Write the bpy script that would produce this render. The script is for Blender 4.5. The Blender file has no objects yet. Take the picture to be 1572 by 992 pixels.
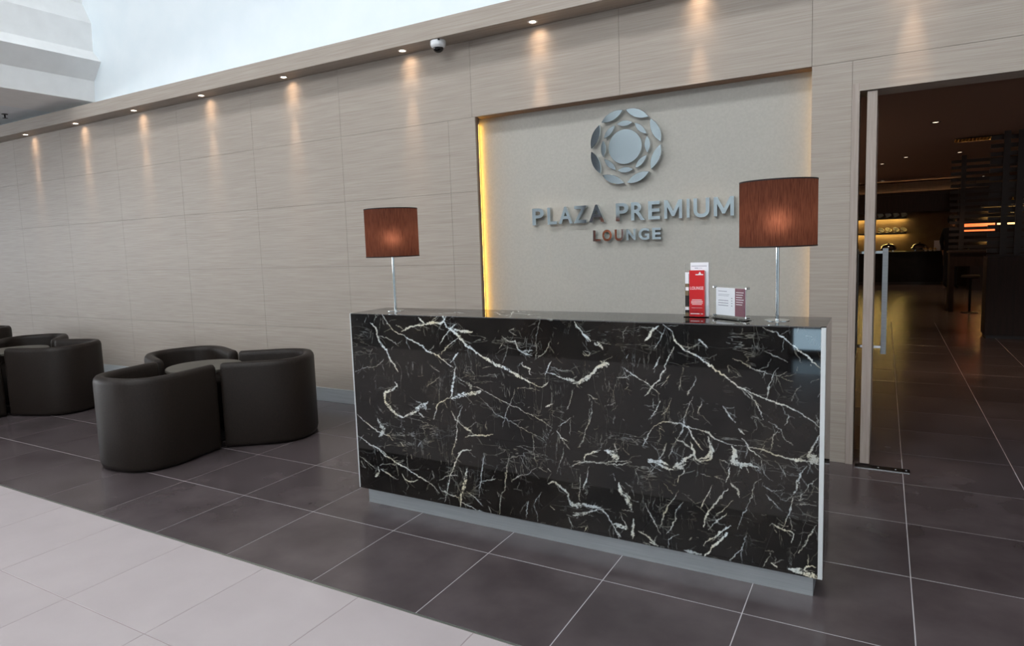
import bpy, bmesh, math, random
import numpy as np
from mathutils import Matrix, Vector

# ---------------------------------------------------------------- camera
sc = bpy.context.scene
COL = sc.collection
cam_d = bpy.data.cameras.new('camera')
cam = bpy.data.objects.new('camera', cam_d)
COL.objects.link(cam)
cam_d.sensor_width = 36.0
cam_d.lens = 23.3768
cam_d.shift_x = 0.0170
cam_d.shift_y = -0.0108
cam_d.clip_start = 0.05
cam_d.clip_end = 200
RIGHT = Vector((0.8639, 0.5024, -0.0362)); DOWN = Vector((0.0211, -0.1079, -0.9939)); FWD = Vector((-0.5032, 0.8579, -0.1038))
cm = Matrix((RIGHT, -DOWN, -FWD)).transposed().to_4x4()
cm.translation = (0, 0, 1.5)
cam.matrix_world = cm
sc.camera = cam

# ---------------------------------------------------------------- world, daylight, exposure
vs = sc.view_settings
vs.view_transform = 'Standard'
vs.look = 'None'
vs.gamma = 1.0
vs.use_curve_mapping = False
vs.exposure = 0.35
world = bpy.data.worlds.new('overcast_sky')
sc.world = world
world.use_nodes = True
bg = world.node_tree.nodes['Background']
bg.inputs[0].default_value = (0.93, 0.965, 1.0, 1)
bg.inputs[1].default_value = 9.8
SKY_Y0, SKY_Y1, SKY_X0, SKY_X1, HALL_Z = -1.15, 0.15, -15.0, 1.0, 8.0
WIN = [(-19.0, -13.6), (-13.0, -9.4), (-7.6, -2.2), (-1.6, 3.8)]
HALL_Y, WIN_Z0, WIN_Z1 = -9.0, 6.2, 7.7

def portal(name, loc, rot, sx, sy):
    l = bpy.data.lights.new(name, 'AREA'); l.shape = 'RECTANGLE'; l.size = sx; l.size_y = sy
    l.cycles.is_portal = True
    o = bpy.data.objects.new(name, l); o.location = loc; o.rotation_euler = rot; COL.objects.link(o)
portal('skylight_portal', ((SKY_X0+SKY_X1)/2, (SKY_Y0+SKY_Y1)/2, HALL_Z+0.26), (0, 0, 0), SKY_X1-SKY_X0, SKY_Y1-SKY_Y0)
for a, b in WIN:
    portal('window_portal', ((a+b)/2, HALL_Y-0.26, (WIN_Z0+WIN_Z1)/2), (math.radians(90), 0, 0), b-a, WIN_Z1-WIN_Z0)

LWIN_Y0, LWIN_Y1, LWIN_Z0, LWIN_Z1 = -8.5, 0.5, 0.7, 3.0      # glazed end of the hall on the left
portal('window_portal', (-20.3, (LWIN_Y0+LWIN_Y1)/2, (LWIN_Z0+LWIN_Z1)/2), (math.radians(90), 0, math.radians(-90)), LWIN_Y1-LWIN_Y0, LWIN_Z1-LWIN_Z0)

# ---------------------------------------------------------------- helpers
def link(name, me, mat=None, parent=None):
    o = bpy.data.objects.new(name, me)
    COL.objects.link(o)
    if mat is not None and me is not None and not me.materials:
        me.materials.append(mat)
    if parent is not None:
        o.parent = parent
    return o

def tag(o, label=None, cat=None, group=None, kind=None):
    if label: o['label'] = label
    if cat: o['category'] = cat
    if group: o['group'] = group
    if kind: o['kind'] = kind
    return o

def empty(name, loc=(0, 0, 0), rz=0.0):
    o = bpy.data.objects.new(name, None)
    COL.objects.link(o)
    o.location = loc
    o.rotation_euler = (0, 0, rz)
    return o

def bm_box(bm, x0, x1, y0, y1, z0, z1):
    vs_ = [bm.verts.new(p) for p in ((x0, y0, z0), (x1, y0, z0), (x1, y1, z0), (x0, y1, z0), (x0, y0, z1), (x1, y0, z1), (x1, y1, z1), (x0, y1, z1))]
    for f in ((3, 2, 1, 0), (4, 5, 6, 7), (0, 1, 5, 4), (1, 2, 6, 5), (2, 3, 7, 6), (3, 0, 4, 7)):
        bm.faces.new([vs_[i] for i in f])

def bm_mesh(name, bm, smooth=False):
    me = bpy.data.meshes.new(name)
    bmesh.ops.recalc_face_normals(bm, faces=bm.faces[:])
    bm.to_mesh(me); bm.free()
    if smooth:
        for p in me.polygons: p.use_smooth = True
        try: me.set_sharp_from_angle(angle=math.radians(38))
        except Exception: pass
    return me

def box(name, x0, x1, y0, y1, z0, z1, mat, parent=None, bevel=0.0, seg=2):
    bm = bmesh.new()
    bm_box(bm, x0, x1, y0, y1, z0, z1)
    if bevel > 0:
        bmesh.ops.bevel(bm, geom=bm.edges[:], offset=bevel, segments=seg, affect='EDGES', profile=0.5)
    return link(name, bm_mesh(name, bm), mat, parent)

def boxes(name, lst, mat, parent=None):
    bm = bmesh.new()
    for b in lst: bm_box(bm, *b)
    return link(name, bm_mesh(name, bm), mat, parent)

def lathe_mesh(name, prof, seg=40, cap0=True, cap1=True, cx=0, cy=0):
    """prof: list of (r, z)."""
    bm = bmesh.new()
    rings = []
    for r, z in prof:
        if r < 1e-6:
            rings.append([bm.verts.new((cx, cy, z))])
        else:
            rings.append([bm.verts.new((cx+r*math.cos(2*math.pi*i/seg), cy+r*math.sin(2*math.pi*i/seg), z)) for i in range(seg)])
    for a, b in zip(rings[:-1], rings[1:]):
        for i in range(seg):
            j = (i+1) % seg
            if len(a) == 1 and len(b) == 1: continue
            if len(a) == 1: bm.faces.new((a[0], b[j], b[i]))
            elif len(b) == 1: bm.faces.new((a[i], a[j], b[0]))
            else: bm.faces.new((a[i], a[j], b[j], b[i]))
    if cap0 and len(rings[0]) > 1: bm.faces.new(rings[0][::-1])
    if cap1 and len(rings[-1]) > 1: bm.faces.new(rings[-1])
    return bm_mesh(name, bm, True)

def prism_mesh(name, pts, axis='y', d0=0.0, d1=0.02, bevel=0.0):
    """closed outline pts (a, b); extruded along axis. axis y: (x,z); axis x: (y,z); axis z: (x,y)."""
    bm = bmesh.new()
    def P(a, b, d):
        return {'y': (a, d, b), 'x': (d, a, b), 'z': (a, b, d)}[axis]
    v0 = [bm.verts.new(P(a, b, d0)) for a, b in pts]
    v1 = [bm.verts.new(P(a, b, d1)) for a, b in pts]
    n = len(pts)
    bm.faces.new(v0); bm.faces.new(v1[::-1])
    for i in range(n):
        j = (i+1) % n
        bm.faces.new((v0[j], v0[i], v1[i], v1[j]))
    bmesh.ops.recalc_face_normals(bm, faces=bm.faces[:])
    if bevel > 0:
        es = [e for e in bm.edges if all(abs({'y': v.co.y, 'x': v.co.x, 'z': v.co.z}[axis]-d0) < 1e-7 for v in e.verts)]
        bmesh.ops.bevel(bm, geom=es, offset=bevel, segments=1, affect='EDGES')
    return bm_mesh(name, bm)

def text_mesh(name, body, extrude=0.0, offset=0.0, size=1.0):
    cu = bpy.data.curves.new('t', 'FONT')
    cu.body = body; cu.extrude = extrude; cu.offset = offset; cu.size = size; cu.resolution_u = 6
    ob = bpy.data.objects.new('t', cu)
    COL.objects.link(ob)
    dg = bpy.context.evaluated_depsgraph_get()
    me = bpy.data.meshes.new_from_object(ob.evaluated_get(dg))
    bpy.data.objects.remove(ob); bpy.data.curves.remove(cu)
    me.name = name
    return me

def fit_text(me, x0, x1, z0, z1, y0, y1):
    """map the glyph's own xy box to the wall's x/z box, its depth to y0..y1 (y0 = front)."""
    n = len(me.vertices); co = np.empty(n*3); me.vertices.foreach_get('co', co); co = co.reshape(-1, 3)
    lo, hi = co.min(0), co.max(0); sp = np.maximum(hi-lo, 1e-9)
    t = (co-lo)/sp
    out = np.empty_like(co)
    out[:, 0] = x0+t[:, 0]*(x1-x0); out[:, 2] = z0+t[:, 1]*(z1-z0); out[:, 1] = y1+t[:, 2]*(y0-y1)
    me.vertices.foreach_set('co', out.ravel()); me.update()
    return me

# ---------------------------------------------------------------- materials
MAT = {}
def srgb(r, g, b):
    f = lambda c: (c/255/12.92) if c/255 <= 0.04045 else ((c/255+0.055)/1.055)**2.4
    return (f(r), f(g), f(b), 1)

def base(name, col, rough=0.5, metal=0.0, spec=0.5, **kw):
    m = bpy.data.materials.new(name); m.use_nodes = True
    b = m.node_tree.nodes['Principled BSDF']
    b.inputs['Base Color'].default_value = col if len(col) == 4 else (*col, 1)
    b.inputs['Roughness'].default_value = rough
    b.inputs['Metallic'].default_value = metal
    b.inputs['Specular IOR Level'].default_value = spec
    for k, v in kw.items(): b.inputs[k].default_value = v
    MAT[name] = m
    return m, m.node_tree, b

def noise_col(nt, b, c0, c1, scale=(1, 1, 1), nscale=5.0, detail=4.0, lo=0.3, hi=0.7, rough_var=None, bump=0.0, coord='Object', per_object=False):
    tc = nt.nodes.new('ShaderNodeTexCoord'); mp = nt.nodes.new('ShaderNodeMapping'); nz = nt.nodes.new('ShaderNodeTexNoise')
    rp = nt.nodes.new('ShaderNodeValToRGB')
    mp.inputs['Scale'].default_value = scale
    nz.inputs['Scale'].default_value = nscale; nz.inputs['Detail'].default_value = detail
    nt.links.new(tc.outputs[coord], mp.inputs['Vector'])
    if per_object:
        oi = nt.nodes.new('ShaderNodeObjectInfo'); ml = nt.nodes.new('ShaderNodeMath'); ml.operation = 'MULTIPLY'; ml.inputs[1].default_value = 37.0
        nt.links.new(oi.outputs['Random'], ml.inputs[0])
        cb = nt.nodes.new('ShaderNodeCombineXYZ')
        for i in range(3): nt.links.new(ml.outputs[0], cb.inputs[i])
        nt.links.new(cb.outputs[0], mp.inputs['Location'])
    nt.links.new(mp.outputs[0], nz.inputs['Vector'])
    rp.color_ramp.elements[0].position = lo; rp.color_ramp.elements[1].position = hi
    rp.color_ramp.elements[0].color = c0; rp.color_ramp.elements[1].color = c1
    nt.links.new(nz.outputs['Fac'], rp.inputs[0])
    nt.links.new(rp.outputs[0], b.inputs['Base Color'])
    if bump:
        bp = nt.nodes.new('ShaderNodeBump'); bp.inputs['Strength'].default_value = bump; bp.inputs['Distance'].default_value = 0.002
        nt.links.new(nz.outputs['Fac'], bp.inputs['Height']); nt.links.new(bp.outputs[0], b.inputs['Normal'])
    return nz, rp

def emis(name, col, strength):
    m, nt, b = base(name, (0.8, 0.8, 0.8), 0.6)
    b.inputs['Emission Color'].default_value = (*col, 1); b.inputs['Emission Strength'].default_value = strength
    return m

# wood laminate with horizontal grain
def wood_mat(name, c0, c1, rough, axis='x'):
    m, nt, b = base(name, c0, rough, spec=0.35)
    sc_ = (0.4, 8, 20) if axis == 'x' else (16, 16, 0.55)
    nz, rp = noise_col(nt, b, c0, c1, sc_, 5.0, 5.0, 0.34, 0.66, bump=0.12)
    # finer dark streaks on top
    tc = nt.nodes.new('ShaderNodeTexCoord'); mp = nt.nodes.new('ShaderNodeMapping'); n2 = nt.nodes.new('ShaderNodeTexNoise')
    mp.inputs['Scale'].default_value = (0.6, 30, 60) if axis == 'x' else (42, 42, 0.9)
    n2.inputs['Scale'].default_value = 5.0; n2.inputs['Detail'].default_value = 3.0
    r2 = nt.nodes.new('ShaderNodeValToRGB'); r2.color_ramp.elements[0].position = 0.36; r2.color_ramp.elements[1].position = 0.56
    r2.color_ramp.elements[0].color = (0.86, 0.835, 0.815, 1); r2.color_ramp.elements[1].color = (1, 1, 1, 1)
    mx = nt.nodes.new('ShaderNodeMix'); mx.data_type = 'RGBA'; mx.blend_type = 'MULTIPLY'; mx.inputs[0].default_value = 1.0
    nt.links.new(tc.outputs['Object'], mp.inputs[0]); nt.links.new(mp.outputs[0], n2.inputs['Vector']); nt.links.new(n2.outputs['Fac'], r2.inputs[0])
    nt.links.new(rp.outputs[0], mx.inputs[6]); nt.links.new(r2.outputs[0], mx.inputs[7]); nt.links.new(mx.outputs[2], b.inputs['Base Color'])
    return m
wood_mat('wood', srgb(164, 153, 142), srgb(174, 164, 153), 0.5)
wood_mat('wood_vert', srgb(164, 151, 141), srgb(173, 160, 151), 0.5, 'z')
base('backing', srgb(120, 98, 82), 0.8)
base('reveal', srgb(128, 104, 86), 0.6)
m, nt, b = base('niche_paint', srgb(172, 168, 159), 0.6); noise_col(nt, b, srgb(169, 165, 156), srgb(176, 172, 163), (1, 1, 1), 60, 3)
m, nt, b = base('white_paint', srgb(234, 243, 248), 0.7); noise_col(nt, b, srgb(231, 241, 246), srgb(237, 245, 249), (1, 1, 1), 3, 3)
m, nt, b = base('white_plaster', srgb(240, 240, 239), 0.75); noise_col(nt, b, srgb(237, 237, 236), srgb(243, 243, 242), (1, 1, 1), 6, 4)
m, nt, b = base('grey_ceiling', srgb(232, 237, 240), 0.8); noise_col(nt, b, srgb(230, 235, 238), srgb(235, 239, 242), (1, 1, 1), 6, 4)
m, nt, b = base('hall_wall', srgb(220, 230, 234), 0.7); noise_col(nt, b, srgb(216, 226, 231), srgb(224, 233, 237), (1, 1, 1), 2, 3)
base('dark_column', srgb(52, 52, 60), 0.5)
m, nt, b = base('dark_tile', srgb(80, 72, 73), 0.24, spec=0.5)
nz, rp = noise_col(nt, b, srgb(67, 59, 60), srgb(90, 81, 82), (1, 1, 1), 3.2, 7, 0.3, 0.72, per_object=True)
m, nt, b = base('dark_floor', srgb(80, 72, 73), 0.24, spec=0.5)
noise_col(nt, b, srgb(67, 59, 60), srgb(90, 81, 82), (1, 1, 1), 3.2, 7, 0.3, 0.72)
for nm, po in (('white_tile', True), ('white_floor', False)):
    m, nt, b = base(nm, srgb(177, 167, 167), 0.35, spec=0.4)
    noise_col(nt, b, srgb(174, 164, 164), srgb(182, 172, 172), (1, 1, 1), 4, 5, 0.3, 0.7, per_object=po)
base('grout', srgb(177, 172, 174), 0.9)
base('grout_dark', srgb(150, 136, 134), 0.9)
base('strip_metal', srgb(150, 155, 145), 0.35, 0.8)
m, nt, b = base('steel', srgb(168, 172, 175), 0.42, 0.55)
noise_col(nt, b, srgb(168, 172, 174), srgb(182, 186, 188), (0.6, 30, 30), 6, 3)
base('trim_alu', srgb(214, 217, 217), 0.45, 0.3)
base('chrome', srgb(215, 220, 222), 0.06, 1.0)
base('sign_chrome', srgb(222, 230, 233), 0.08, 1.0)
m, nt, b = base('leather', srgb(34, 27, 23), 0.5, spec=0.25)
nz, rp = noise_col(nt, b, srgb(29, 23, 19), srgb(39, 31, 26), (1, 1, 1), 90, 4, bump=0.35)
m, nt, b = base('table_top', srgb(78, 73, 66), 0.5); noise_col(nt, b, srgb(74, 69, 62), srgb(84, 79, 71), (1, 1, 1), 14, 4)
base('dark_metal', srgb(40, 38, 38), 0.4, 0.8)
base('white_plastic', srgb(232, 234, 236), 0.35)
base('dome_black', srgb(14, 15, 17), 0.08)
base('paper_white', srgb(238, 238, 242), 0.5)
base('print_red', srgb(206, 32, 36), 0.35)
base('print_maroon', srgb(104, 30, 52), 0.4)
base('print_grey', srgb(150, 148, 160), 0.6)
base('print_white', srgb(244, 236, 236), 0.5)
base('print_photo', srgb(122, 104, 78), 0.4)
m, nt, b = base('acrylic', (0.96, 0.97, 0.97), 0.04, **{'Transmission Weight': 1.0, 'IOR': 1.12})
m, nt, b = base('lounge_wood', srgb(40, 28, 24), 0.6, spec=0.25); noise_col(nt, b, srgb(34, 24, 20), srgb(47, 33, 28), (6, 6, 0.6), 5, 4)
m, nt, b = base('slat_wood', srgb(30, 23, 20), 0.5); noise_col(nt, b, srgb(26, 20, 18), srgb(36, 27, 24), (0.8, 10, 10), 5, 3)
m, nt, b = base('lounge_wall', srgb(120, 98, 76), 0.7); noise_col(nt, b, srgb(112, 90, 70), srgb(128, 106, 84), (1, 1, 1), 3, 4)
base('lounge_ceiling', srgb(126, 98, 86), 0.8)
base('lounge_dark', srgb(34, 28, 26), 0.5)
m, nt, b = base('black_stone', srgb(18, 15, 14), 0.5, spec=0.15); noise_col(nt, b, srgb(14, 12, 11), srgb(26, 21, 19), (1, 1, 1), 8, 5)
base('ceramic', srgb(232, 226, 205), 0.25)
base('bread', srgb(196, 156, 96), 0.7)
base('dark_cloth', srgb(17, 15, 16), 0.85)
base('skin', srgb(176, 130, 104), 0.5)
base('brass', srgb(190, 150, 70), 0.35, 0.9)
emis('lamp_lens', (1.0, 0.78, 0.58), 16.0)
emis('led_warm', (1.0, 0.56, 0.10), 15.0)
emis('led_warm_dim', (1.0, 0.58, 0.16), 8.0)
emis('lounge_lens', (1.0, 0.80, 0.58), 2.2)
emis('shelf_led', (1.0, 0.70, 0.20), 32.0)
emis('cove_led', (1.0, 0.66, 0.30), 30.0)
emis('orange_panel', (1.0, 0.17, 0.03), 1.2)
emis('warm_panel', (1.0, 0.62, 0.25), 1.6)
emis('bulb', (1.0, 0.84, 0.70), 6.5)
emis('reflection_glow', (0.56, 0.80, 0.98), 8.0)  # glow of the added kiosk panel, source for the desk's blue reflection

# lamp-shade cloth: woven, lets the bulb through
m = bpy.data.materials.new('shade_cloth'); m.use_nodes = True; MAT['shade_cloth'] = m; nt = m.node_tree
for n in list(nt.nodes): nt.nodes.remove(n)
out = nt.nodes.new('ShaderNodeOutputMaterial'); df = nt.nodes.new('ShaderNodeBsdfDiffuse'); tr = nt.nodes.new('ShaderNodeBsdfTranslucent'); mx = nt.nodes.new('ShaderNodeMixShader')
mx.inputs[0].default_value = 0.55
tc = nt.nodes.new('ShaderNodeTexCoord'); mp = nt.nodes.new('ShaderNodeMapping'); nz = nt.nodes.new('ShaderNodeTexNoise'); rp = nt.nodes.new('ShaderNodeValToRGB')
mp.inputs['Scale'].default_value = (60, 60, 5); mp.inputs['Rotation'].default_value = (0.06, 0.05, 0)
nz.inputs['Scale'].default_value = 4; nz.inputs['Detail'].default_value = 4
rp.color_ramp.elements[0].position = 0.3; rp.color_ramp.elements[1].position = 0.75
rp.color_ramp.elements[0].color = srgb(118, 70, 54); rp.color_ramp.elements[1].color = srgb(172, 112, 88)
nt.links.new(tc.outputs['Object'], mp.inputs[0]); nt.links.new(mp.outputs[0], nz.inputs['Vector']); nt.links.new(nz.outputs['Fac'], rp.inputs[0])
nt.links.new(rp.outputs[0], tr.inputs[0]); df.inputs[0].default_value = srgb(78, 48, 40)
rf = nt.nodes.new('ShaderNodeBsdfRefraction'); rf.inputs['IOR'].default_value = 1.25; rf.inputs['Roughness'].default_value = 1.0
m2 = nt.nodes.new('ShaderNodeMixShader'); m2.inputs[0].default_value = 0.22
nt.links.new(rp.outputs[0], rf.inputs[0]); nt.links.new(tr.outputs[0], m2.inputs[1]); nt.links.new(rf.outputs[0], m2.inputs[2])
nt.links.new(df.outputs[0], mx.inputs[1]); nt.links.new(m2.outputs[0], mx.inputs[2]); nt.links.new(mx.outputs[0], out.inputs[0])
base('shade_trim', srgb(34, 16, 12), 0.7)

# black marble: traced vein weight ("vein" attribute on the slab) plus fine procedural flecks
def marble(name, use_attr):
    m, nt, b = base(name, (0.01, 0.009, 0.008), 0.03, spec=0.42)
    L = nt.links.new
    tc = nt.nodes.new('ShaderNodeTexCoord')
    n0 = nt.nodes.new('ShaderNodeTexNoise'); n0.inputs['Scale'].default_value = 3.0; n0.inputs['Detail'].default_value = 8; n0.inputs['Roughness'].default_value = 0.65
    L(tc.outputs['Object'], n0.inputs['Vector'])
    r0 = nt.nodes.new('ShaderNodeValToRGB'); r0.color_ramp.elements[0].color = srgb(13, 11, 10); r0.color_ramp.elements[1].color = srgb(40, 35, 31)
    r0.color_ramp.elements[0].position = 0.38; r0.color_ramp.elements[1].position = 0.72
    L(n0.outputs['Fac'], r0.inputs[0])
    # fine crackle: thin zero-crossings of warped noise
    def thread(scale, stretch, rot, width, amp, mask_scale, mlo, mhi):
        mp = nt.nodes.new('ShaderNodeMapping'); mp.inputs['Scale'].default_value = stretch; mp.inputs['Rotation'].default_value = rot
        L(tc.outputs['Object'], mp.inputs[0])
        nz = nt.nodes.new('ShaderNodeTexNoise'); nz.inputs['Scale'].default_value = scale; nz.inputs['Detail'].default_value = 5; nz.inputs['Roughness'].default_value = 0.6; nz.inputs['Distortion'].default_value = 0.4
        L(mp.outputs[0], nz.inputs['Vector'])
        s = nt.nodes.new('ShaderNodeMath'); s.operation = 'SUBTRACT'; s.inputs[1].default_value = 0.5; L(nz.outputs['Fac'], s.inputs[0])
        a = nt.nodes.new('ShaderNodeMath'); a.operation = 'ABSOLUTE'; L(s.outputs[0], a.inputs[0])
        mr = nt.nodes.new('ShaderNodeMapRange'); mr.inputs['From Min'].default_value = 0.0; mr.inputs['From Max'].default_value = width
        mr.inputs['To Min'].default_value = amp; mr.inputs['To Max'].default_value = 0.0; L(a.outputs[0], mr.inputs['Value'])
        nm = nt.nodes.new('ShaderNodeTexNoise'); nm.inputs['Scale'].default_value = mask_scale; nm.inputs['Detail'].default_value = 3; L(tc.outputs['Object'], nm.inputs['Vector'])
        m2 = nt.nodes.new('ShaderNodeMapRange'); m2.inputs['From Min'].default_value = mlo; m2.inputs['From Max'].default_value = mhi; L(nm.outputs['Fac'], m2.inputs['Value'])
        mu = nt.nodes.new('ShaderNodeMath'); mu.operation = 'MULTIPLY'; L(mr.outputs[0], mu.inputs[0]); L(m2.outputs[0], mu.inputs[1])
        return mu
    t1 = thread(3.0, (0.55, 1.0, 2.6), (0, 0.55, 0), 0.008, 0.26, 4.0, 0.50, 0.66)
    t2 = thread(4.6, (2.8, 1.0, 0.6), (0, 0.30, 0), 0.009, 0.24, 5.5, 0.50, 0.68)
    ad = nt.nodes.new('ShaderNodeMath'); ad.operation = 'MAXIMUM'; L(t1.outputs[0], ad.inputs[0]); L(t2.outputs[0], ad.inputs[1])
    last = ad
    if use_attr:
        at = nt.nodes.new('ShaderNodeAttribute'); at.attribute_name = 'vein'
        m3 = nt.nodes.new('ShaderNodeMath'); m3.operation = 'MAXIMUM'; L(at.outputs['Fac'], m3.inputs[0]); L(ad.outputs[0], m3.inputs[1]); last = m3
    else:
        t3 = thread(1.6, (1.0, 1.0, 1.3), (0, 0.5, 0.4), 0.008, 0.9, 2.0, 0.45, 0.6)
        m3 = nt.nodes.new('ShaderNodeMath'); m3.operation = 'MAXIMUM'; L(t3.outputs[0], m3.inputs[0]); L(ad.outputs[0], m3.inputs[1]); last = m3
    # vein colour drifts from cream to cool white
    nc = nt.nodes.new('ShaderNodeTexNoise'); nc.inputs['Scale'].default_value = 7; nc.inputs['Detail'].default_value = 4; L(tc.outputs['Object'], nc.inputs['Vector'])
    rc = nt.nodes.new('ShaderNodeValToRGB'); rc.color_ramp.elements[0].position = 0.38; rc.color_ramp.elements[1].position = 0.6
    rc.color_ramp.elements[0].color = srgb(214, 206, 180); rc.color_ramp.elements[1].color = srgb(212, 220, 222)
    L(nc.outputs['Fac'], rc.inputs[0])
    mx = nt.nodes.new('ShaderNodeMix'); mx.data_type = 'RGBA'
    L(last.outputs[0], mx.inputs[0]); L(r0.outputs[0], mx.inputs[6]); L(rc.outputs[0], mx.inputs[7]); L(mx.outputs[2], b.inputs['Base Color'])
    return m
marble('marble', True); marble('marble_plain', False)

# ================================================================ SETTING
W = 4.72                      # face of the panelled wall
XS = lambda k: 0.131+0.5865*k  # joints of the dark tiles
ROWS = [2.045, 2.632, 3.238, 3.848, 4.462]+[5.072+0.61*i for i in range(13)]
def S(o): return tag(o, kind='structure')

floor = S(boxes('floor', [(-20, 6, 2.04, 4.95, -0.12, -0.0015)], MAT['grout']))
floor_lounge = S(boxes('floor_lounge', [(-2.5, 7, 4.95, ROWS[-1], -0.12, -0.0015)], MAT['grout_dark']))
floor_lounge_far = S(boxes('floor_lounge_far', [(-2.5, 7, ROWS[-1], 22.6, -0.12, 0.0)], MAT['dark_floor']))
floor_white = S(boxes('floor_white', [(-20, 6, 0.234, 2.035, -0.12, -0.0012)], MAT['grout_dark']))
floor_hall = S(boxes('floor_hall', [(-20, 6, -1.9, 0.234, -0.12, 0.0)], MAT['white_floor']))
floor_hall_dark = S(boxes('floor_hall_dark', [(-20, 6, -12, -1.9, -0.12, 0.0)], MAT['dark_floor']))
S(boxes('trim_1', [(-20, 6, 2.035, 2.0445, -0.1, 0.0006)], MAT['strip_metal']))
tile_cache = {}
def tile(x0, x1, y0, y1, mat, gap, parent):
    w, d = round(x1-x0-gap, 4), round(y1-y0-gap, 4)
    key = (w, d, mat)
    if key not in tile_cache:
        bm = bmesh.new(); bm_box(bm, -w/2, w/2, -d/2, d/2, -0.01, 0.0)
        es = [e for e in bm.edges if all(abs(v.co.z) < 1e-6 for v in e.verts)]
        bmesh.ops.bevel(bm, geom=es, offset=0.0012, segments=1, affect='EDGES')
        tile_cache[key] = bm_mesh('tile', bm)
    o = link('tile', tile_cache[key], MAT[mat], parent)
    o.location = ((x0+x1)/2, (y0+y1)/2, 0.0)
for r in range(5):
    for k in range(-19, 4):
        tile(XS(k), XS(k+1), ROWS[r], ROWS[r+1], 'dark_tile', 0.0042, floor if r < 4 else floor)
for r in range(5, len(ROWS)-1):
    for k in range(-2, 4):
        tile(XS(k), XS(k+1), ROWS[r], ROWS[r+1], 'dark_tile', 0.0042, floor_lounge)
WR = [2.035, 1.434, 0.834, 0.234]
for r in range(3):
    for k in range(-8, 7):
        x = -2.513+0.5865*k
        tile(x, x+0.5865, WR[r+1], WR[r], 'white_tile', 0.003, floor_white)

# panelled wall -------------------------------------------------------------
NX0, NX1, NZ = -2.887, -0.410, 2.517          # niche
DX0, DX1, DZ = -0.144, 1.75, 2.333            # doorway
wall = S(boxes('wall_back', [
    (-20, NX0, 4.735, 4.768, 0, 3.30), (-20, NX0-0.043, 4.768, 4.97, 0, 3.30),
    (NX0, NX1, 4.735, 4.97, NZ, 3.30), (NX0-0.043, NX0, 4.768, 4.97, NZ+0.043, 3.30), (NX1, NX1+0.043, 4.768, 4.97, NZ+0.043, 3.30),
    (NX1, DX0-0.041, 4.735, 4.768, 0, 3.30), (NX1+0.043, DX0-0.041, 4.768, 4.97, 0, 3.30),
    (DX0-0.041, DX1+0.041, 4.735, 4.97, DZ+0.045, 3.30), (DX1+0.041, 6, 4.735, 4.97, 0, 3.30)], MAT['reveal']))
S(boxes('wall_niche', [(NX0-0.05, NX1+0.05, 4.84, 4.98, 0, NZ+0.06)], MAT['niche_paint']))
def panel(x0, x1, z0, z1, mat='wood'):
    g = 0.001
    bm = bmesh.new(); bm_box(bm, x0+g, x1-g, W, 4.735, z0+g, z1-g)
    link('panel', bm_mesh('panel', bm), MAT[mat], wall)
RZ = [0.135, 0.725, 1.325, 1.925, 2.52]
cols = [-3.15, -4.34]+[-4.34-1.185*i for i in range(1, 9)]
for a, b in zip(cols[:-1], cols[1:]):
    for z0, z1 in zip(RZ[:-1], RZ[1:]): panel(b, a, z0, z1)
for z0, z1 in zip(RZ[:-1], RZ[1:]): panel(-3.15, NX0, z0, z1)
for a, b in zip(cols[1:-1], cols[2:]): panel(b, a, 2.52, 3.122)
for a, b in ((-4.34, -2.915), (-2.915, -1.661), (-1.661, -0.410), (-0.410, 2.30), (2.30, 4.0)): panel(a, b, 2.52, 3.122)
panel(-0.410, -0.185, 0.0, 2.52)
panel(-0.185, DX1+0.041, 2.378, 2.52)
panel(DX1+0.041, 4.0, 0.0, 2.52)
S(box('baseboard_back', -20, NX0, 4.708, 4.735, 0, 0.135, MAT['steel'], bevel=0.003))
# soffit over the wall
S(box('trim_2', -20, 6, 4.505, 4.72, 3.122, 3.27, MAT['wood'], bevel=0.002, seg=1))
# door frame
fr = S(boxes('trim_3', [(-0.185, DX0, 4.712, 4.95, 0, DZ+0.045), (DX1, DX1+0.041, 4.712, 4.95, 0, DZ+0.045)], MAT['wood_vert']))
S(boxes('trim_4', [(DX0, DX1, 4.712, 4.95, DZ, DZ+0.045)], MAT['wood']))
# white wall above, stepped bulkhead and low ceiling on the left
S(boxes('wall_upper', [(-20, 6, 4.72, 4.97, 3.27, HALL_Z)], MAT['white_paint']))
prof = [(-8.23, 3.352), (-8.20, 3.591), (-8.03, 3.789), (-8.17, 3.925), (-8.155, 4.25), (-8.30, 4.50), (-8.30, 4.95), (-8.14, 5.12), (-8.28, 5.30), (-8.28, HALL_Z), (-9.2, HALL_Z), (-9.2, 3.352)]
S(link('wall_bulkhead', prism_mesh('wall_bulkhead', prof, 'y', HALL_Y, 4.72), MAT['white_plaster']))
S(boxes('ceiling_low', [(-20, -9.2, HALL_Y, 4.72, 3.352, 3.55)], MAT['grey_ceiling']))
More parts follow.
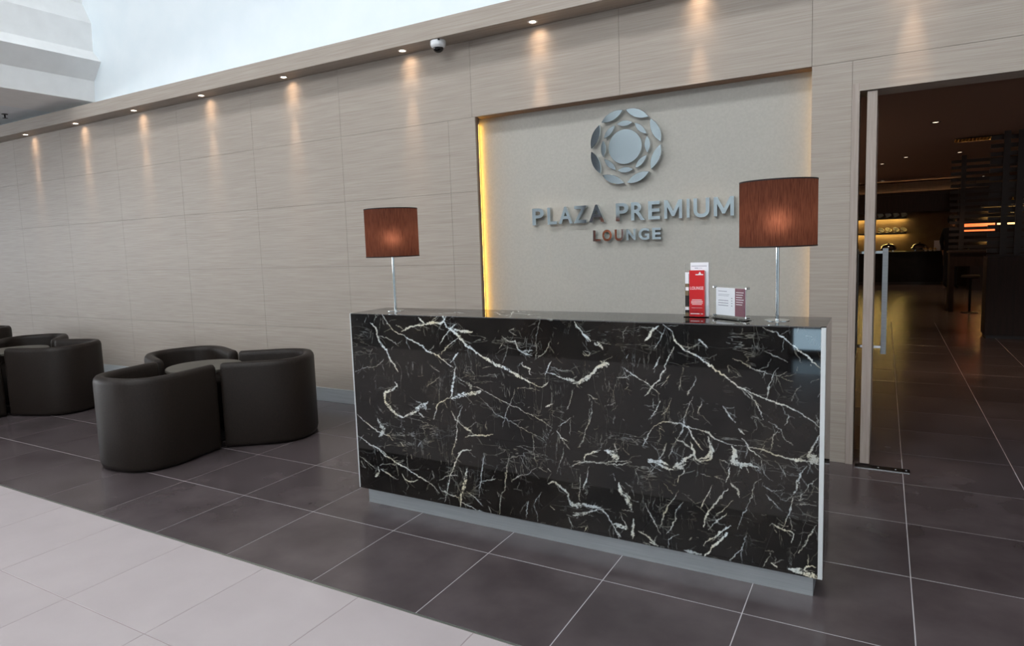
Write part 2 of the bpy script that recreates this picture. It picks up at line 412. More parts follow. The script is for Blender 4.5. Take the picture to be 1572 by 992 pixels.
# the hall around the camera
S(boxes('ceiling', [(-20, 6, SKY_Y1, 4.97, HALL_Z, HALL_Z+0.25), (-20, 6, HALL_Y, SKY_Y0, HALL_Z, HALL_Z+0.25),
                    (-20, SKY_X0, SKY_Y0, SKY_Y1, HALL_Z, HALL_Z+0.25), (SKY_X1, 6, SKY_Y0, SKY_Y1, HALL_Z, HALL_Z+0.25)], MAT['white_plaster']))
xs = [-20]+[v for ab in WIN for v in ab]+[6]
piers = [(xs[i], xs[i+1], HALL_Y-0.25, HALL_Y, WIN_Z0, WIN_Z1) for i in range(0, len(xs), 2)]
S(boxes('wall_front', piers+[(-20, 6, HALL_Y-0.25, HALL_Y, 0, WIN_Z0), (-20, 6, HALL_Y-0.25, HALL_Y, WIN_Z1, HALL_Z)], MAT['hall_wall']))
for i, (a, b) in enumerate(WIN):
    n = 4; st = (b-a)/n
    S(boxes('window_%d' % (i+1), [(a+k*st-0.03, a+k*st+0.03, HALL_Y-0.2, HALL_Y-0.1, WIN_Z0, WIN_Z1) for k in range(1, n)]+[(a, b, HALL_Y-0.2, HALL_Y-0.1, WIN_Z0+1.8, WIN_Z0+1.86)], MAT['steel']))
S(box('column_1', -7.60, -7.05, HALL_Y, HALL_Y+0.4, 0, HALL_Z, MAT['dark_column']))
S(boxes('wall_left', [(-20.2, -20, HALL_Y, LWIN_Y0, 0, HALL_Z), (-20.2, -20, LWIN_Y1, 4.97, 0, HALL_Z), (-20.2, -20, LWIN_Y0, LWIN_Y1, 0, LWIN_Z0), (-20.2, -20, LWIN_Y0, LWIN_Y1, LWIN_Z1, HALL_Z)], MAT['hall_wall']))
S(boxes('window_5', [(-20.15, -20.05, LWIN_Y0+k*1.625-0.03, LWIN_Y0+k*1.625+0.03, LWIN_Z0, LWIN_Z1) for k in range(1, 8)], MAT['steel']))
S(boxes('wall_right', [(6, 6.2, HALL_Y, 4.97, 0, HALL_Z)], MAT['hall_wall']))
# lounge shell
S(boxes('wall_lounge_left', [(-2.7, -2.5, 4.97, 22.6, 0, 2.7)], MAT['lounge_dark']))
S(boxes('wall_lounge_right', [(7, 7.2, 4.97, 22.6, 0, 2.7)], MAT['lounge_dark']))
S(boxes('wall_lounge_far', [(-2.7, 7.2, 22.4, 22.6, 0, 2.7)], MAT['lounge_wall']))
S(boxes('ceiling_lounge', [(-2.7, 7.2, 4.97, 22.6, 2.7, 2.8)], MAT['lounge_ceiling']))
S(boxes('ceiling_lounge_bulkhead', [(-2.5, 1.95, 20.5, 21.1, 1.90, 2.66)], MAT['lounge_wood']))

# ================================================================ RECEPTION DESK
VEINS = """645,1129 669,1071 742,1028 782,985 842,944 902,916 971,881 1030,867 1077,840 1134,818 1180,798 1217,791|11.8|1.0
235,1124 281,1077 303,1044 372,1014 452,984 507,959 540,933 606,918 627,896 669,871 701,855|7.2|1.0
709,814 772,782 884,746 1032,689 1128,654 1230,618 1266,596|3.6|0.75
1288,581 1310,554 1346,533|7.1|0.9
373,1038 421,1058 503,1072 571,1090 637,1088 660,1111 674,1129|11.3|1.0
488,1114 526,1084|10.7|1.0
583,1100 617,1128|4.2|0.8
679,1062 743,1053 826,1049|13.9|1.0
734,1091 689,1053 649,1011 625,974|7.3|0.9
152,1078 188,1055 197,1012 224,955 264,918 280,881 319,835 335,807|11.3|0.8
203,1007 263,995 310,973 344,951|4.5|0.7
16,791 88,812 178,831 236,869|4.6|0.6
628,919 634,937 685,976 730,1005 752,1024|6.1|0.8
737,938 703,900 686,876|9.3|0.9
717,860 704,814 696,768 683,721 676,692|10.5|0.8
681,688 725,706 790,721 864,740|21.9|0.8
676,692 637,675 592,657 578,618 558,560|6.5|0.8
307,747 324,729 292,703 230,683 223,623 261,597 295,566 354,550|14.8|0.9
354,550 415,578 464,617 524,651|17.4|0.7
500,639 505,621|54.8|0.55
462,588 496,563|15.4|0.6
9,533 65,498 145,456 188,441 238,437 267,411|7.0|0.8
13,405 94,369 169,344 217,315|6.0|0.8
163,528 179,490 208,463 168,419|16.8|0.55
678,619 697,579 749,543 791,525 812,512|7.1|0.8
758,489 822,507 874,510 931,523|6.9|0.9
744,653 720,595 707,557 704,501 691,443 671,380|6.4|0.7
710,390 737,407 792,421|7.2|0.9
1070,770 1043,698 1011,634 983,560|3.9|0.6
862,709 912,669 951,632 1029,600 1106,574 1162,550 1218,530 1231,511|2.7|0.6
1002,1034 1045,1010 1083,1012 1087,978 1115,958 1166,944|7.3|0.75
1110,958 1172,969|7.3|0.6
1034,993 1018,940 1001,896|3.8|0.6
1113,907 1117,886 1155,884 1144,853 1163,846|8.2|0.65
1214,1126 1197,1034 1189,924|3.6|0.5
1270,1020 1246,977 1232,964|4.5|0.7
1245,969 1198,933|3.6|0.6
1396,1119 1413,1087 1455,1052 1463,1028|8.4|0.8
1496,1022 1513,1011|16.5|0.7
1271,925 1243,877 1233,851|6.3|0.8
1242,868 1301,856 1354,839 1406,835|6.0|0.8
1336,842 1389,841|15.5|0.7
1406,822 1450,846 1476,876 1516,915|11.6|0.75
1217,791 1245,806 1253,819|7.2|0.8
1084,773 1151,781 1207,775|3.6|0.6
1367,657 1339,633 1298,605|4.5|0.7
1366,645 1356,568|2.6|0.6
1468,705 1454,637 1426,551 1407,511|3.5|0.6
1157,545 1165,494 1159,445|2.8|0.5
1232,699 1274,715|10.7|0.7
1375,795 1360,719 1346,697|3.5|0.6
1457,777 1491,760 1503,757|6.7|0.6
616,798 603,667|3.2|0.5
547,859 612,826|4.2|0.5
517,735 558,766 610,798|4.2|0.5
1042,1066 1081,1076|3.7|0.6
1042,1066 1085,1042|3.7|0.6
777,787 803,767 807,749|16.2|0.45
321,407 338,385|11.5|0.5
445,399 471,431|6.7|0.5
1436,979 1461,956 1474,973 1445,983|5.1|0.6
954,840 963,819|9.7|0.5
1266,895 1320,882 1381,878 1394,862|2.6|0.5
433,871 436,823|4.4|0.5
1817,1119 1849,1091 1872,1044 1911,1010 1966,981 2019,948 2057,919 2094,890 2131,866 2174,846 2224,827 2281,809 2342,792 2376,769 2417,743 2440,727|6.2|1.0
1911,1010 1966,981 2019,948 2057,919 2094,890|9.8|1.0
2131,866 2167,841 2196,813 2214,776 2229,735|3.7|0.8
2226,1116 2251,1102 2278,1096 2306,1078 2333,1050 2367,1022 2400,998 2427,970 2443,953|4.7|1.0
1796,1114 1767,1089 1746,1059 1729,1038|11.7|0.8
1824,1103 1800,1049 1775,1007|4.9|0.7
1860,1019 1839,969 1815,915 1789,868 1764,841 1726,787|5.1|0.85
1799,975 1786,942 1769,916|6.6|0.8
1843,900 1806,836|4.9|0.7
1625,915 1672,889 1723,859 1764,837 1797,806|5.0|0.8
1598,866 1646,870 1668,884|5.1|0.6
1395,1106 1427,1076 1458,1047 1480,1027|10.8|0.75
1508,1028 1534,991|19.5|0.7
1433,968 1461,952 1475,975|5.4|0.6
1383,824 1421,836 1459,865 1486,884 1523,917 1564,928|10.6|0.75
1524,934 1555,915|21.2|0.7
1966,1060 2004,1026|6.2|0.8
1797,777 1784,734 1758,690|5.1|0.8
1846,790 1833,747 1804,711|4.2|0.7
1942,806 1910,730 1901,672 1869,602 1844,540|4.1|0.8
1980,790 1965,727|4.0|0.7
1958,896 1942,855 1918,812|3.2|0.6
1895,892 1878,833|2.4|0.5
2064,773 2087,748 2120,712|6.8|0.8
2128,685 2153,662|6.0|0.8
2146,643 2175,607 2219,572|5.2|0.9
1771,657 1812,683 1869,685 1917,677 1964,666 2011,651 2026,633 2087,616 2131,610|6.8|0.75
1917,677 1933,642 1952,612 1984,575|7.9|0.75
1869,618 1901,597 1933,576|4.8|0.6
1770,653 1745,620 1714,557|5.2|0.7
1795,652 1820,638|8.3|0.6
1723,592 1740,573|10.2|0.5
2131,614 2175,615 2226,610 2261,599 2296,588 2338,582 2385,581 2439,570|6.9|0.8
2338,580 2372,583|10.6|0.8
2105,599 2124,585 2109,551 2132,530|13.7|0.65
2132,530 2176,540 2212,530|10.4|0.65
2437,693 2411,645 2395,609 2418,586 2439,573|5.5|0.75
2405,599 2435,592|27.6|0.5
2239,728 2267,724 2295,696 2309,671 2334,643|2.8|0.6
2281,698 2264,658 2258,610|2.9|0.6
2319,771 2322,748 2309,720|5.7|0.6
2283,957 2262,918 2245,856 2239,817|2.9|0.6
2101,984 2167,957 2238,935 2294,920 2335,901|2.8|0.6
1430,454 1436,486 1478,500 1515,514|6.4|0.75
1533,517 1569,508 1591,480|23.3|0.8
1583,558 1596,516|5.4|0.7
1373,441 1449,447 1541,456 1604,473 1657,481|5.3|0.7
1743,497 1794,499 1835,492|12.5|0.75
1851,478 1884,499 1900,522|11.4|0.7
1900,522 1940,553 1956,530 1972,524|11.2|0.6
1768,470 1794,516 1815,549 1820,587|4.2|0.6
1964,531 2003,545 2018,571 2011,611 2003,642|7.9|0.6
1474,748 1478,696 1458,640 1433,575 1403,509|3.8|0.5
1636,814 1654,832|6.9|0.6
2234,1022 2279,1002 2320,982|2.8|0.5
2087,956 2090,921|3.0|0.6
2175,749 2225,731|2.2|0.5
2368,888 2342,849 2335,825|2.8|0.5
2423,774 2436,738|2.7|0.6
1631,1033 1637,1084 1658,1106|2.5|0.5
95,374 144,355 204,312 277,287 348,263 418,228 475,213 543,184 575,151|6.6|0.9
16,282 73,254 129,226|6.1|0.7
149,239 160,215|29.1|0.8
125,175 160,215|17.0|0.7
21,257 57,216|6.2|0.6
167,232 222,209 265,196|9.5|0.6
162,251 276,272 345,302|4.6|0.6
321,224 344,193 379,188 428,205|9.1|0.7
702,449 678,409 671,375|6.4|0.8
792,421 737,407 709,375 684,325 660,274 634,194 609,104|7.7|0.9
579,229 637,256 704,271|5.3|0.7
587,167 654,154 708,149|6.4|0.7
573,213 587,167|4.4|0.6
765,318 752,269 734,219 719,151 704,96|11.8|0.8
718,127 782,105 845,96|7.2|0.8
748,189 806,165 852,129|6.2|0.7
870,415 862,359 849,293 835,217 827,169|5.2|0.7
842,260 884,269 936,286|5.0|0.7
1028,436 1004,352 990,251 963,201 952,98|5.0|0.6
1027,288 1068,321 1127,345 1176,381|4.7|0.6
1161,506 1163,427 1181,399|3.7|0.5
1086,430 1118,368|2.9|0.5
1432,451 1433,477 1468,498 1507,501|8.5|0.75
1351,411 1405,435 1432,447|3.5|0.6
1327,501 1307,430 1287,367|3.6|0.5
1234,307 1267,325 1303,305 1339,280 1347,247|16.2|0.65
1338,246 1373,218 1427,231 1501,232|15.6|0.55
1363,173 1408,181 1461,208|14.0|0.6
1237,386 1250,370|12.9|0.5
1245,195 1263,181|11.1|0.5
1200,258 1150,192|4.8|0.7
1121,196 1109,109|4.8|0.7
1150,188 1172,138 1171,98|3.8|0.6
1453,425 1438,356 1420,311|4.4|0.7
1408,368 1401,248|3.6|0.6
888,128 902,94|5.1|0.7
1336,159 1361,103|4.5|0.7
1438,135 1424,98|5.3|0.7
389,342 397,319|11.4|0.6
365,349 359,210|3.5|0.4
536,275 546,238|8.8|0.4
944,216 948,198|10.0|0.5
1373,420 1427,446 1480,452 1549,449 1617,459 1659,477|5.8|0.7
1542,515 1580,503 1592,468|27.1|0.75
1741,492 1781,490 1828,472 1851,468|10.2|0.75
1851,468 1889,485 1897,518 1920,533|13.1|0.7
1877,412 1878,440 1901,463 1897,502|6.2|0.75
1943,524 1950,556 1936,601|10.7|0.6
1965,523 2017,538 2024,574 2017,611|8.9|0.6
2099,606 2117,578 2103,539 2131,527 2166,532 2207,534|13.4|0.65
2159,531 2173,503|10.0|0.5
2053,543 2096,534|5.8|0.6
2333,580 2378,578|10.7|0.75
2397,597 2429,584|30.2|0.55
2220,573 2224,526 2248,488 2265,480|3.5|0.7
2277,570 2301,537 2317,502|2.7|0.6
1856,591 1844,542 1836,517|3.2|0.6
1821,571 1789,503 1764,459 1740,423 1732,401|4.1|0.7
1683,448 1695,392|3.3|0.5
2099,515 2089,475 2074,446|4.4|0.8
2035,463 2074,454|3.7|0.6
1453,423 1438,352 1419,306|4.5|0.7
1408,382 1400,251|4.5|0.6
1578,407 1586,379|10.2|0.6
1603,369 1611,320 1640,300 1652,277 1660,245|16.9|0.8
1632,324 1656,303|16.8|0.5
1366,184 1421,194 1466,211 1510,227 1536,210 1549,183 1574,145 1594,110|6.9|0.8
1413,236 1458,231 1502,234 1536,206|10.5|0.55
1570,161 1621,162 1633,148|14.5|0.75
1578,137 1607,109|12.1|0.65
1601,226 1621,188 1639,153|5.1|0.8
1667,205 1662,137 1666,112|10.2|0.65
1722,289 1746,252 1766,210 1785,177 1793,158|4.1|0.7
1877,380 1858,333 1826,291 1806,251 1793,187|4.9|0.75
1900,328 1869,294 1861,240 1841,196 1823,164|5.7|0.75
1876,174 1848,157 1828,136 1827,103|5.7|0.8
2024,427 2001,377 1975,309|4.6|0.8
2089,418 2060,378 2023,322 1994,273 1982,231|7.7|0.8
2110,368 2074,327 2038,289|4.5|0.8
2085,309 2045,267 2005,224|5.4|0.8
2099,258 2060,223 2023,188 1986,144|7.0|0.9
2085,221 2060,183 2023,144 1989,97|10.1|0.95
2200,462 2183,399 2159,334 2138,284 2124,243|4.4|0.65
1696,156 1728,141 1752,121 1780,102|7.4|0.8
1744,111 1768,108|19.8|0.8
1711,100 1744,99|6.7|0.6
2153,187 2125,134 2098,99|4.5|0.85
2167,236 2146,177|2.9|0.5
2388,560 2360,494 2351,442 2335,380 2325,334 2303,285|5.6|0.75
2266,293 2303,281 2346,275 2339,232|9.0|0.65
2269,286 2283,259|5.6|0.6
2429,324 2407,279 2388,228 2366,190|6.2|0.75
2429,516 2398,478 2367,415 2399,428|3.3|0.65
2408,487 2436,463|3.3|0.6
2354,395 2431,401|2.7|0.6
2257,155 2230,99|3.6|0.8
2264,126 2281,116|24.2|0.85
2331,114 2370,112 2403,108 2441,100|20.3|0.85
2390,120 2399,141 2434,145|9.5|0.75
2402,193 2402,149|4.1|0.6
2330,148 2344,132|5.6|0.5
2099,443 2128,420 2131,390|9.5|0.45
1915,354 1949,328|4.6|0.5
2245,417 2269,383 2295,362|3.5|0.55
1902,103 1978,103|10.1|0.5
2234,453 2262,434 2308,446|2.8|0.5"""
DY, DXL, DXR, DZB, DZT = 2.855, -2.640, -0.186, 0.095, 1.126
desk = tag(empty('reception_desk', ((DXL+DXR)/2, 3.02, 0)), 'polished black marble reception desk with white veins on a steel plinth', 'desk')
dl = Vector((-(DXL+DXR)/2, -3.02, 0))
def D(o):
    o.parent = desk; o.location = dl; return o

def vein_slab():
    x0, x1, z0, z1 = DXL+0.007, DXR-0.017, DZB, DZT-0.003
    nx, nz = 1150, 486
    xs_ = np.linspace(x0, x1, nx); zs_ = np.linspace(z0, z1, nz)
    dx, dz = xs_[1]-xs_[0], zs_[1]-zs_[0]
    V = np.zeros((nz, nx), np.float32)
    rng = np.random.default_rng(7)
    def smooth_noise(cells):
        g = rng.random((int(nz/cells)+3, int(nx/cells)+3)).astype(np.float32)
        yy = np.arange(nz)/cells; xx = np.arange(nx)/cells
        yi = yy.astype(int); xi = xx.astype(int); fy = (yy-yi)[:, None]; fx = (xx-xi)[None, :]
        fy = fy*fy*(3-2*fy); fx = fx*fx*(3-2*fx)
        a = g[yi][:, xi]; b_ = g[yi][:, xi+1]; c = g[yi+1][:, xi]; d = g[yi+1][:, xi+1]
        return (a*(1-fx)+b_*fx)*(1-fy)+(c*(1-fx)+d*fx)*fy
    wx = (smooth_noise(16)-0.5)*0.008+(smooth_noise(6)-0.5)*0.006+(smooth_noise(2.5)-0.5)*0.004
    wz = (smooth_noise(16)-0.5)*0.008+(smooth_noise(6)-0.5)*0.006+(smooth_noise(2.5)-0.5)*0.004
    edge = smooth_noise(2.2)*0.5+smooth_noise(5)*0.3+smooth_noise(11)*0.2
    lace = smooth_noise(2.4)*0.45+smooth_noise(5)*0.35+smooth_noise(10)*0.2
    GX = xs_[None, :]+wx; GZ = zs_[:, None]+wz
    def seg(a, c, w0, w1, br):
        w = max(w0, w1); r = w*0.6+0.013
        i0 = max(int((min(a[0], c[0])-r-x0)/dx)-3, 0); i1 = min(int((max(a[0], c[0])+r-x0)/dx)+4, nx)
        j0 = max(int((min(a[1], c[1])-r-z0)/dz)-3, 0); j1 = min(int((max(a[1], c[1])+r-z0)/dz)+4, nz)
        if i1 <= i0 or j1 <= j0: return
        gx = GX[j0:j1, i0:i1]; gz = GZ[j0:j1, i0:i1]
        vx, vz = c[0]-a[0], c[1]-a[1]; L2 = vx*vx+vz*vz+1e-12
        t = np.clip(((gx-a[0])*vx+(gz-a[1])*vz)/L2, 0, 1)
        d = np.hypot(gx-a[0]-t*vx, gz-a[1]-t*vz)
        ed = edge[j0:j1, i0:i1]
        hw = (w0+(w1-w0)*t)*0.5*(0.15+1.7*ed)
        val = br*np.clip((hw-d)/0.0020+0.5, 0, 1)*(0.55+0.75*ed)
        if w > 0.012: val *= np.clip((lace[j0:j1, i0:i1]-0.40)*7+0.25, 0.12, 1)
        np.maximum(V[j0:j1, i0:i1], np.clip(val, 0, 1), out=V[j0:j1, i0:i1])
    def stroke(P, w, br, taper=0.3):
        # resample, then let the width wander and thin out towards both ends
        P = np.array(P); L = np.r_[0, np.cumsum(np.hypot(*np.diff(P, axis=0).T))]
        n = max(int(L[-1]/0.016)+1, 2); t = np.linspace(0, L[-1], n)
        Q = np.stack([np.interp(t, L, P[:, 0]), np.interp(t, L, P[:, 1])], -1)
        k = np.convolve(rng.random(n+4), np.ones(5)/5, 'valid')
        u = np.linspace(0, 1, n); env = taper+(1-taper)*np.clip(np.minimum(u, 1-u)*4.5, 0, 1)
        ws = w*env*np.clip(0.35+1.5*(k-0.15), 0.3, 1.7)
        bs = br*(0.7+0.6*np.convolve(rng.random(n+4), np.ones(5)/5, 'valid'))
        for i in range(n-1): seg(Q[i], Q[i+1], ws[i], ws[i+1], min(bs[i], 1.0))
        return Q
    for ln in VEINS.strip().split('\n'):
        pts, w, br = ln.split('|')
        P = [(int(p_.split(',')[0])/1000-2.64, int(p_.split(',')[1])/1000) for p_ in pts.split()]
        w = float(w)/1000; br = float(br); w *= 0.66+0.40*min(1, w/0.013); br = br**1.5 if w < 0.007 else min(1.0, br*1.15)
        Q = stroke(P, max(w, 0.003), br)
        # hairline branches leaving the vein
        for k in range(int(len(Q)/5+rng.random()*1.6)):
            i = rng.integers(len(Q)-1); dr = Q[min(i+1, len(Q)-1)]-Q[i]
            a0 = math.atan2(dr[1], dr[0])+rng.choice([-1, 1])*(0.35+0.7*rng.random())
            ln_ = 0.02+0.06*rng.random(); a1 = a0+rng.normal()*0.4
            m_ = Q[i]+0.5*ln_*np.array([math.cos(a0), math.sin(a0)]); e_ = m_+0.5*ln_*np.array([math.cos(a1), math.sin(a1)])
            stroke([Q[i], m_, e_], 0.0022+0.0014*rng.random(), br*(0.16+0.24*rng.random()), 0.5)
    # small flecks between the big veins
    dirs = [math.radians(-35), math.radians(62), math.radians(80), math.radians(5)]
    for k in range(420):
        px, pz = x0+rng.random()*(x1-x0), z0+rng.random()*(z1-z0)
        a = dirs[rng.integers(4)]+rng.normal()*0.25; ln_ = 0.008+0.05*rng.random()**2
        stroke([(px, pz), (px+ln_*math.cos(a), pz+ln_*math.sin(a))], 0.0014+0.0022*rng.random(), 0.14+0.36*rng.random()**1.5, 0.5)
    # mesh
    X, Z = np.meshgrid(xs_, zs_)
    co = np.stack([X, np.full_like(X, DY), Z], -1).reshape(-1, 3)
    top = np.stack([xs_, np.full(nx, DY+0.003), np.full(nx, DZT)], -1)
    bk = np.array([(x0, DY+0.02, z0), (x1, DY+0.02, z0), (x1, DY+0.02, DZT), (x0, DY+0.02, DZT)])
    co = np.concatenate([co, top, bk])
    nv = nx*nz
    idx = np.arange((nz+1)*nx).reshape(nz+1, nx)
    q = np.stack([idx[:-1, :-1], idx[:-1, 1:], idx[1:, 1:], idx[1:, :-1]], -1).reshape(-1, 4)
    b0 = nv+nx
    extra = np.array([[b0+1, b0, b0+3, b0+2], [idx[0, 0], b0, b0+1, idx[0, -1]], [idx[-1, 0], idx[-1, -1], b0+2, b0+3], [idx[0, 0], idx[-1, 0], b0+3, b0], [idx[0, -1], b0+1, b0+2, idx[-1, -1]]])
    q = np.concatenate([q, extra])
    me = bpy.data.meshes.new('front_slab')
    me.vertices.add(len(co)); me.vertices.foreach_set('co', co.ravel())
    me.loops.add(q.size); me.loops.foreach_set('vertex_index', q.ravel().astype(np.int32))
    me.polygons.add(len(q)); me.polygons.foreach_set('loop_start', np.arange(0, q.size, 4, dtype=np.int32)); me.polygons.foreach_set('loop_total', np.full(len(q), 4, np.int32))
    me.update(calc_edges=True)
    at = me.attributes.new('vein', 'FLOAT', 'POINT')
    vals = np.zeros(len(co), np.float32); vals[:nv] = V.ravel(); vals[nv:nv+nx] = V[-1]
    at.data.foreach_set('value', vals)
    return me
D(tag(link('front_slab', vein_slab(), MAT['marble']), 'black marble front slab crossed by white veins'))
D(box('top_slab', DXL, DXR, DY+0.0203, 3.19, DZT-0.02, DZT, MAT['marble_plain']))
D(box('side_slab', DXL, DXL+0.02, DY+0.0203, 3.19, DZB, DZT-0.0203, MAT['marble_plain']))
D(box('side_slab', DXR-0.02, DXR, DY+0.0203, 3.19, DZB, DZT-0.0203, MAT['marble_plain']))
D(box('edge_trim', DXL, DXL+0.0068, DY, DY+0.02, DZB, DZT, MAT['trim_alu']))
D(box('edge_trim', DXR-0.0168, DXR, DY, DY+0.02, DZB, DZT-0.004, MAT['trim_alu']))
D(box('back_panel', DXL+0.021, DXR-0.021, 3.165, 3.185, DZB, DZT-0.021, MAT['lounge_wood']))
D(box('plinth', -2.602, -0.222, 2.89, 3.16, 0.0, DZB, MAT['steel']))

# ================================================================ TABLE LAMPS
def lamp(x, y, label):
    z = DZT
    t = tag(empty('table_lamp', (x, y, z)), label, 'lamp', 'table lamps on the desk')
    link('base', lathe_mesh('base', [(0.0, 0), (0.050, 0), (0.050, 0.0015), (0.049, 0.0025), (0.010, 0.003), (0.009, 0.006), (0.0, 0.006)], 48), MAT['chrome'], t)
    link('pole', lathe_mesh('pole', [(0.0078, 0.004), (0.0078, 0.44)], 20), MAT['chrome'], t)
    H0, H1, R = 0.313, 0.588, 0.152
    sh = tag(link('lamp_shade', lathe_mesh('lamp_shade', [(R, H0), (R, H1)], 72, False, False), MAT['shade_cloth'], t), 'dark red-brown cloth drum shade glowing from inside')
    for zz in (H0, H1-0.006):
        link('shade_band', lathe_mesh('shade_band', [(R+0.001, zz), (R+0.001, zz+0.006), (R-0.002, zz+0.006), (R-0.002, zz), (R+0.001, zz)], 72, False, False), MAT['shade_trim'], sh)
    bm = bmesh.new()
    for k in range(3):
        a = k*2*math.pi/3
        ca, sa = math.cos(a), math.sin(a)
        w = 0.0022
        pts = [(0, 0), (R-0.002, 0)]
        v = []
        for r in (0.006, R-0.001):
            for (o, h) in ((-w, 0), (w, 0), (w, 0.004), (-w, 0.004)):
                v.append(bm.verts.new((r*ca-o*sa, r*sa+o*ca, 0.42+h)))
        for i in range(4):
            j = (i+1) % 4
            bm.faces.new((v[i], v[j], v[4+j], v[4+i]))
        bm.faces.new(v[:4][::-1]); bm.faces.new(v[4:])
    link('shade_spider', bm_mesh('shade_spider', bm), MAT['dark_metal'], t)
    link('bulb', lathe_mesh('bulb', [(0.0, 0.375), (0.025, 0.38), (0.042, 0.40), (0.045, 0.42), (0.034, 0.445), (0.014, 0.462), (0.0, 0.465)], 20), MAT['bulb'], t)
    return t
lamp(-2.447, 3.035, 'chrome table lamp with dark red drum shade on the left end of the desk')
lamp(-0.386, 3.035, 'chrome table lamp with dark red drum shade on the right end of the desk')

# ================================================================ BROCHURES AND CARD
hold = tag(empty('brochure_holder', (-0.732, 3.09, DZT)), 'clear acrylic brochure holder standing on the black marble desk', 'holder')
HB = hold
link('holder_back', bm_mesh('b', (lambda bm: (bm_box(bm, -0.058, 0.058, 0.019, 0.021, 0, 0.245), bm)[1])(bmesh.new())), MAT['acrylic'], HB)
link('holder_base', bm_mesh('b', (lambda bm: (bm_box(bm, -0.058, 0.058, -0.021, 0.019, 0, 0.003), bm)[1])(bmesh.new())), MAT['acrylic'], HB)
link('holder_lip', bm_mesh('b', (lambda bm: (bm_box(bm, -0.058, 0.058, -0.023, -0.0212, 0, 0.055), bm)[1])(bmesh.new())), MAT['acrylic'], HB)
link('holder_divider', bm_mesh('b', (lambda bm: (bm_box(bm, -0.0345, -0.033, -0.020, 0.018, 0.003, 0.20), bm)[1])(bmesh.new())), MAT['acrylic'], HB)
ox, oy, oz = -0.732, 3.09, DZT
def thing_at(name, loc, label, cat, group=None):
    return tag(empty(name, loc), label, cat, group)
# red leaflet stack
red = thing_at('leaflet_stack', (ox, oy, oz+0.0035), 'stack of red lounge leaflets in the acrylic holder', 'leaflets')
box('cover', -0.032, 0.036, -0.0195, -0.0185, 0, 0.212, MAT['print_red'], red)
for k in range(4): box('leaflet', -0.032, 0.036+0.0008*k, -0.0183+0.004*k, -0.0150+0.004*k, 0, 0.211-0.001*k, MAT['print_red'] if k % 2 == 0 else MAT['paper_white'], red)
tx = text_mesh('title_print', 'LOUNGE', 0.001); fit_text(tx, -0.028, 0.031, 0.124, 0.138, -0.01985, -0.0195)
link('title_print', tx, MAT['print_white'], red)
pr = [(-0.026+0.004*abs(k-1.5), 0.030-0.004*abs(k-1.5), -0.0198, -0.0195, 0.076-0.007*k, 0.0785-0.007*k) for k in range(4)]
pr += [(-0.022, 0.026, -0.0198, -0.0195, 0.040, 0.0412), (-0.027, 0.014, -0.0198, -0.0195, 0.0115, 0.0155), (0.019, 0.029, -0.0198, -0.0195, 0.0115, 0.0155)]
pr += [(-0.004, 0.030, -0.0198, -0.0195, 0.190, 0.1945), (0.010, 0.021, -0.0198, -0.0195, 0.1945, 0.1985), (0.0125, 0.0185, -0.0198, -0.0195, 0.1985, 0.204)]
tag(boxes('text_print', pr, MAT['print_white'], red), kind='stuff')
# white leaflet behind, taller
wl = thing_at('leaflet', (ox, oy, oz+0.0035), 'tall white leaflet standing behind the red leaflets', 'leaflet')
box('sheet', -0.031, 0.050, 0.0005, 0.0145, 0, 0.246, MAT['paper_white'], wl)
tag(boxes('text_print', [(-0.026, 0.042, 0.0001, 0.0004, 0.229, 0.2315), (-0.012, 0.004, 0.0001, 0.0004, 0.2195, 0.2225), (0.006, 0.022, 0.0001, 0.0004, 0.2200, 0.2215)], MAT['print_grey'], wl), kind='stuff')
# photo leaflet on the left of the divider
ph = thing_at('leaflet', (ox, oy, oz+0.0035), 'narrow photo-covered leaflet at the left of the red stack', 'leaflet')
box('sheet', -0.056, -0.0365, 0.0, 0.0015, 0, 0.205, MAT['print_photo'], ph)
tag(boxes('photo_print', [(-0.0555, -0.037, -0.0004, -0.0001, 0.150, 0.203), (-0.0555, -0.037, -0.0004, -0.0001, 0.028, 0.042), (-0.0535, -0.039, -0.0004, -0.0001, 0.118, 0.134)], MAT['paper_white'], ph), kind='stuff')
tag(boxes('photo_shade', [(-0.0555, -0.037, -0.0004, -0.0001, 0.016, 0.028), (-0.0555, -0.037, -0.0004, -0.0001, 0.046, 0.095)], MAT['lounge_dark'], ph), kind='stuff')
# price card stand
cs = tag(empty('card_stand', (-0.575, 3.033, DZT), math.radians(-32.4)), 'clear acrylic stand on the desk holding a white and maroon card', 'stand')
box('front_plate', -0.1, 0.1, -0.006, -0.003, 0.004, 0.152, MAT['acrylic'], cs)
box('back_plate', -0.1, 0.1, 0.003, 0.006, 0.004, 0.152, MAT['acrylic'], cs)
box('foot', -0.1, 0.1, -0.028, 0.028, 0, 0.004, MAT['acrylic'], cs)
for sx in (-0.092, 0.092):
    for z in (0.014, 0.140):
        o = link('stud', lathe_mesh('stud', [(0.0, -0.010), (0.0045, -0.010), (0.0045, 0.010), (0.0, 0.010)], 14), MAT['chrome'], cs)
        o.rotation_euler = (math.radians(90), 0, 0); o.location = (sx, 0, z)
cd = tag(empty('price_card', (-0.575, 3.033, DZT), math.radians(-32.4)), 'white price card with a maroon right-hand column in the acrylic stand', 'card')
box('card', -0.083, 0.083, -0.0015, 0.0015, 0.016, 0.138, MAT['paper_white'], cd)
box('maroon_column', 0.026, 0.083, -0.0020, -0.0016, 0.016, 0.138, MAT['print_maroon'], cd)
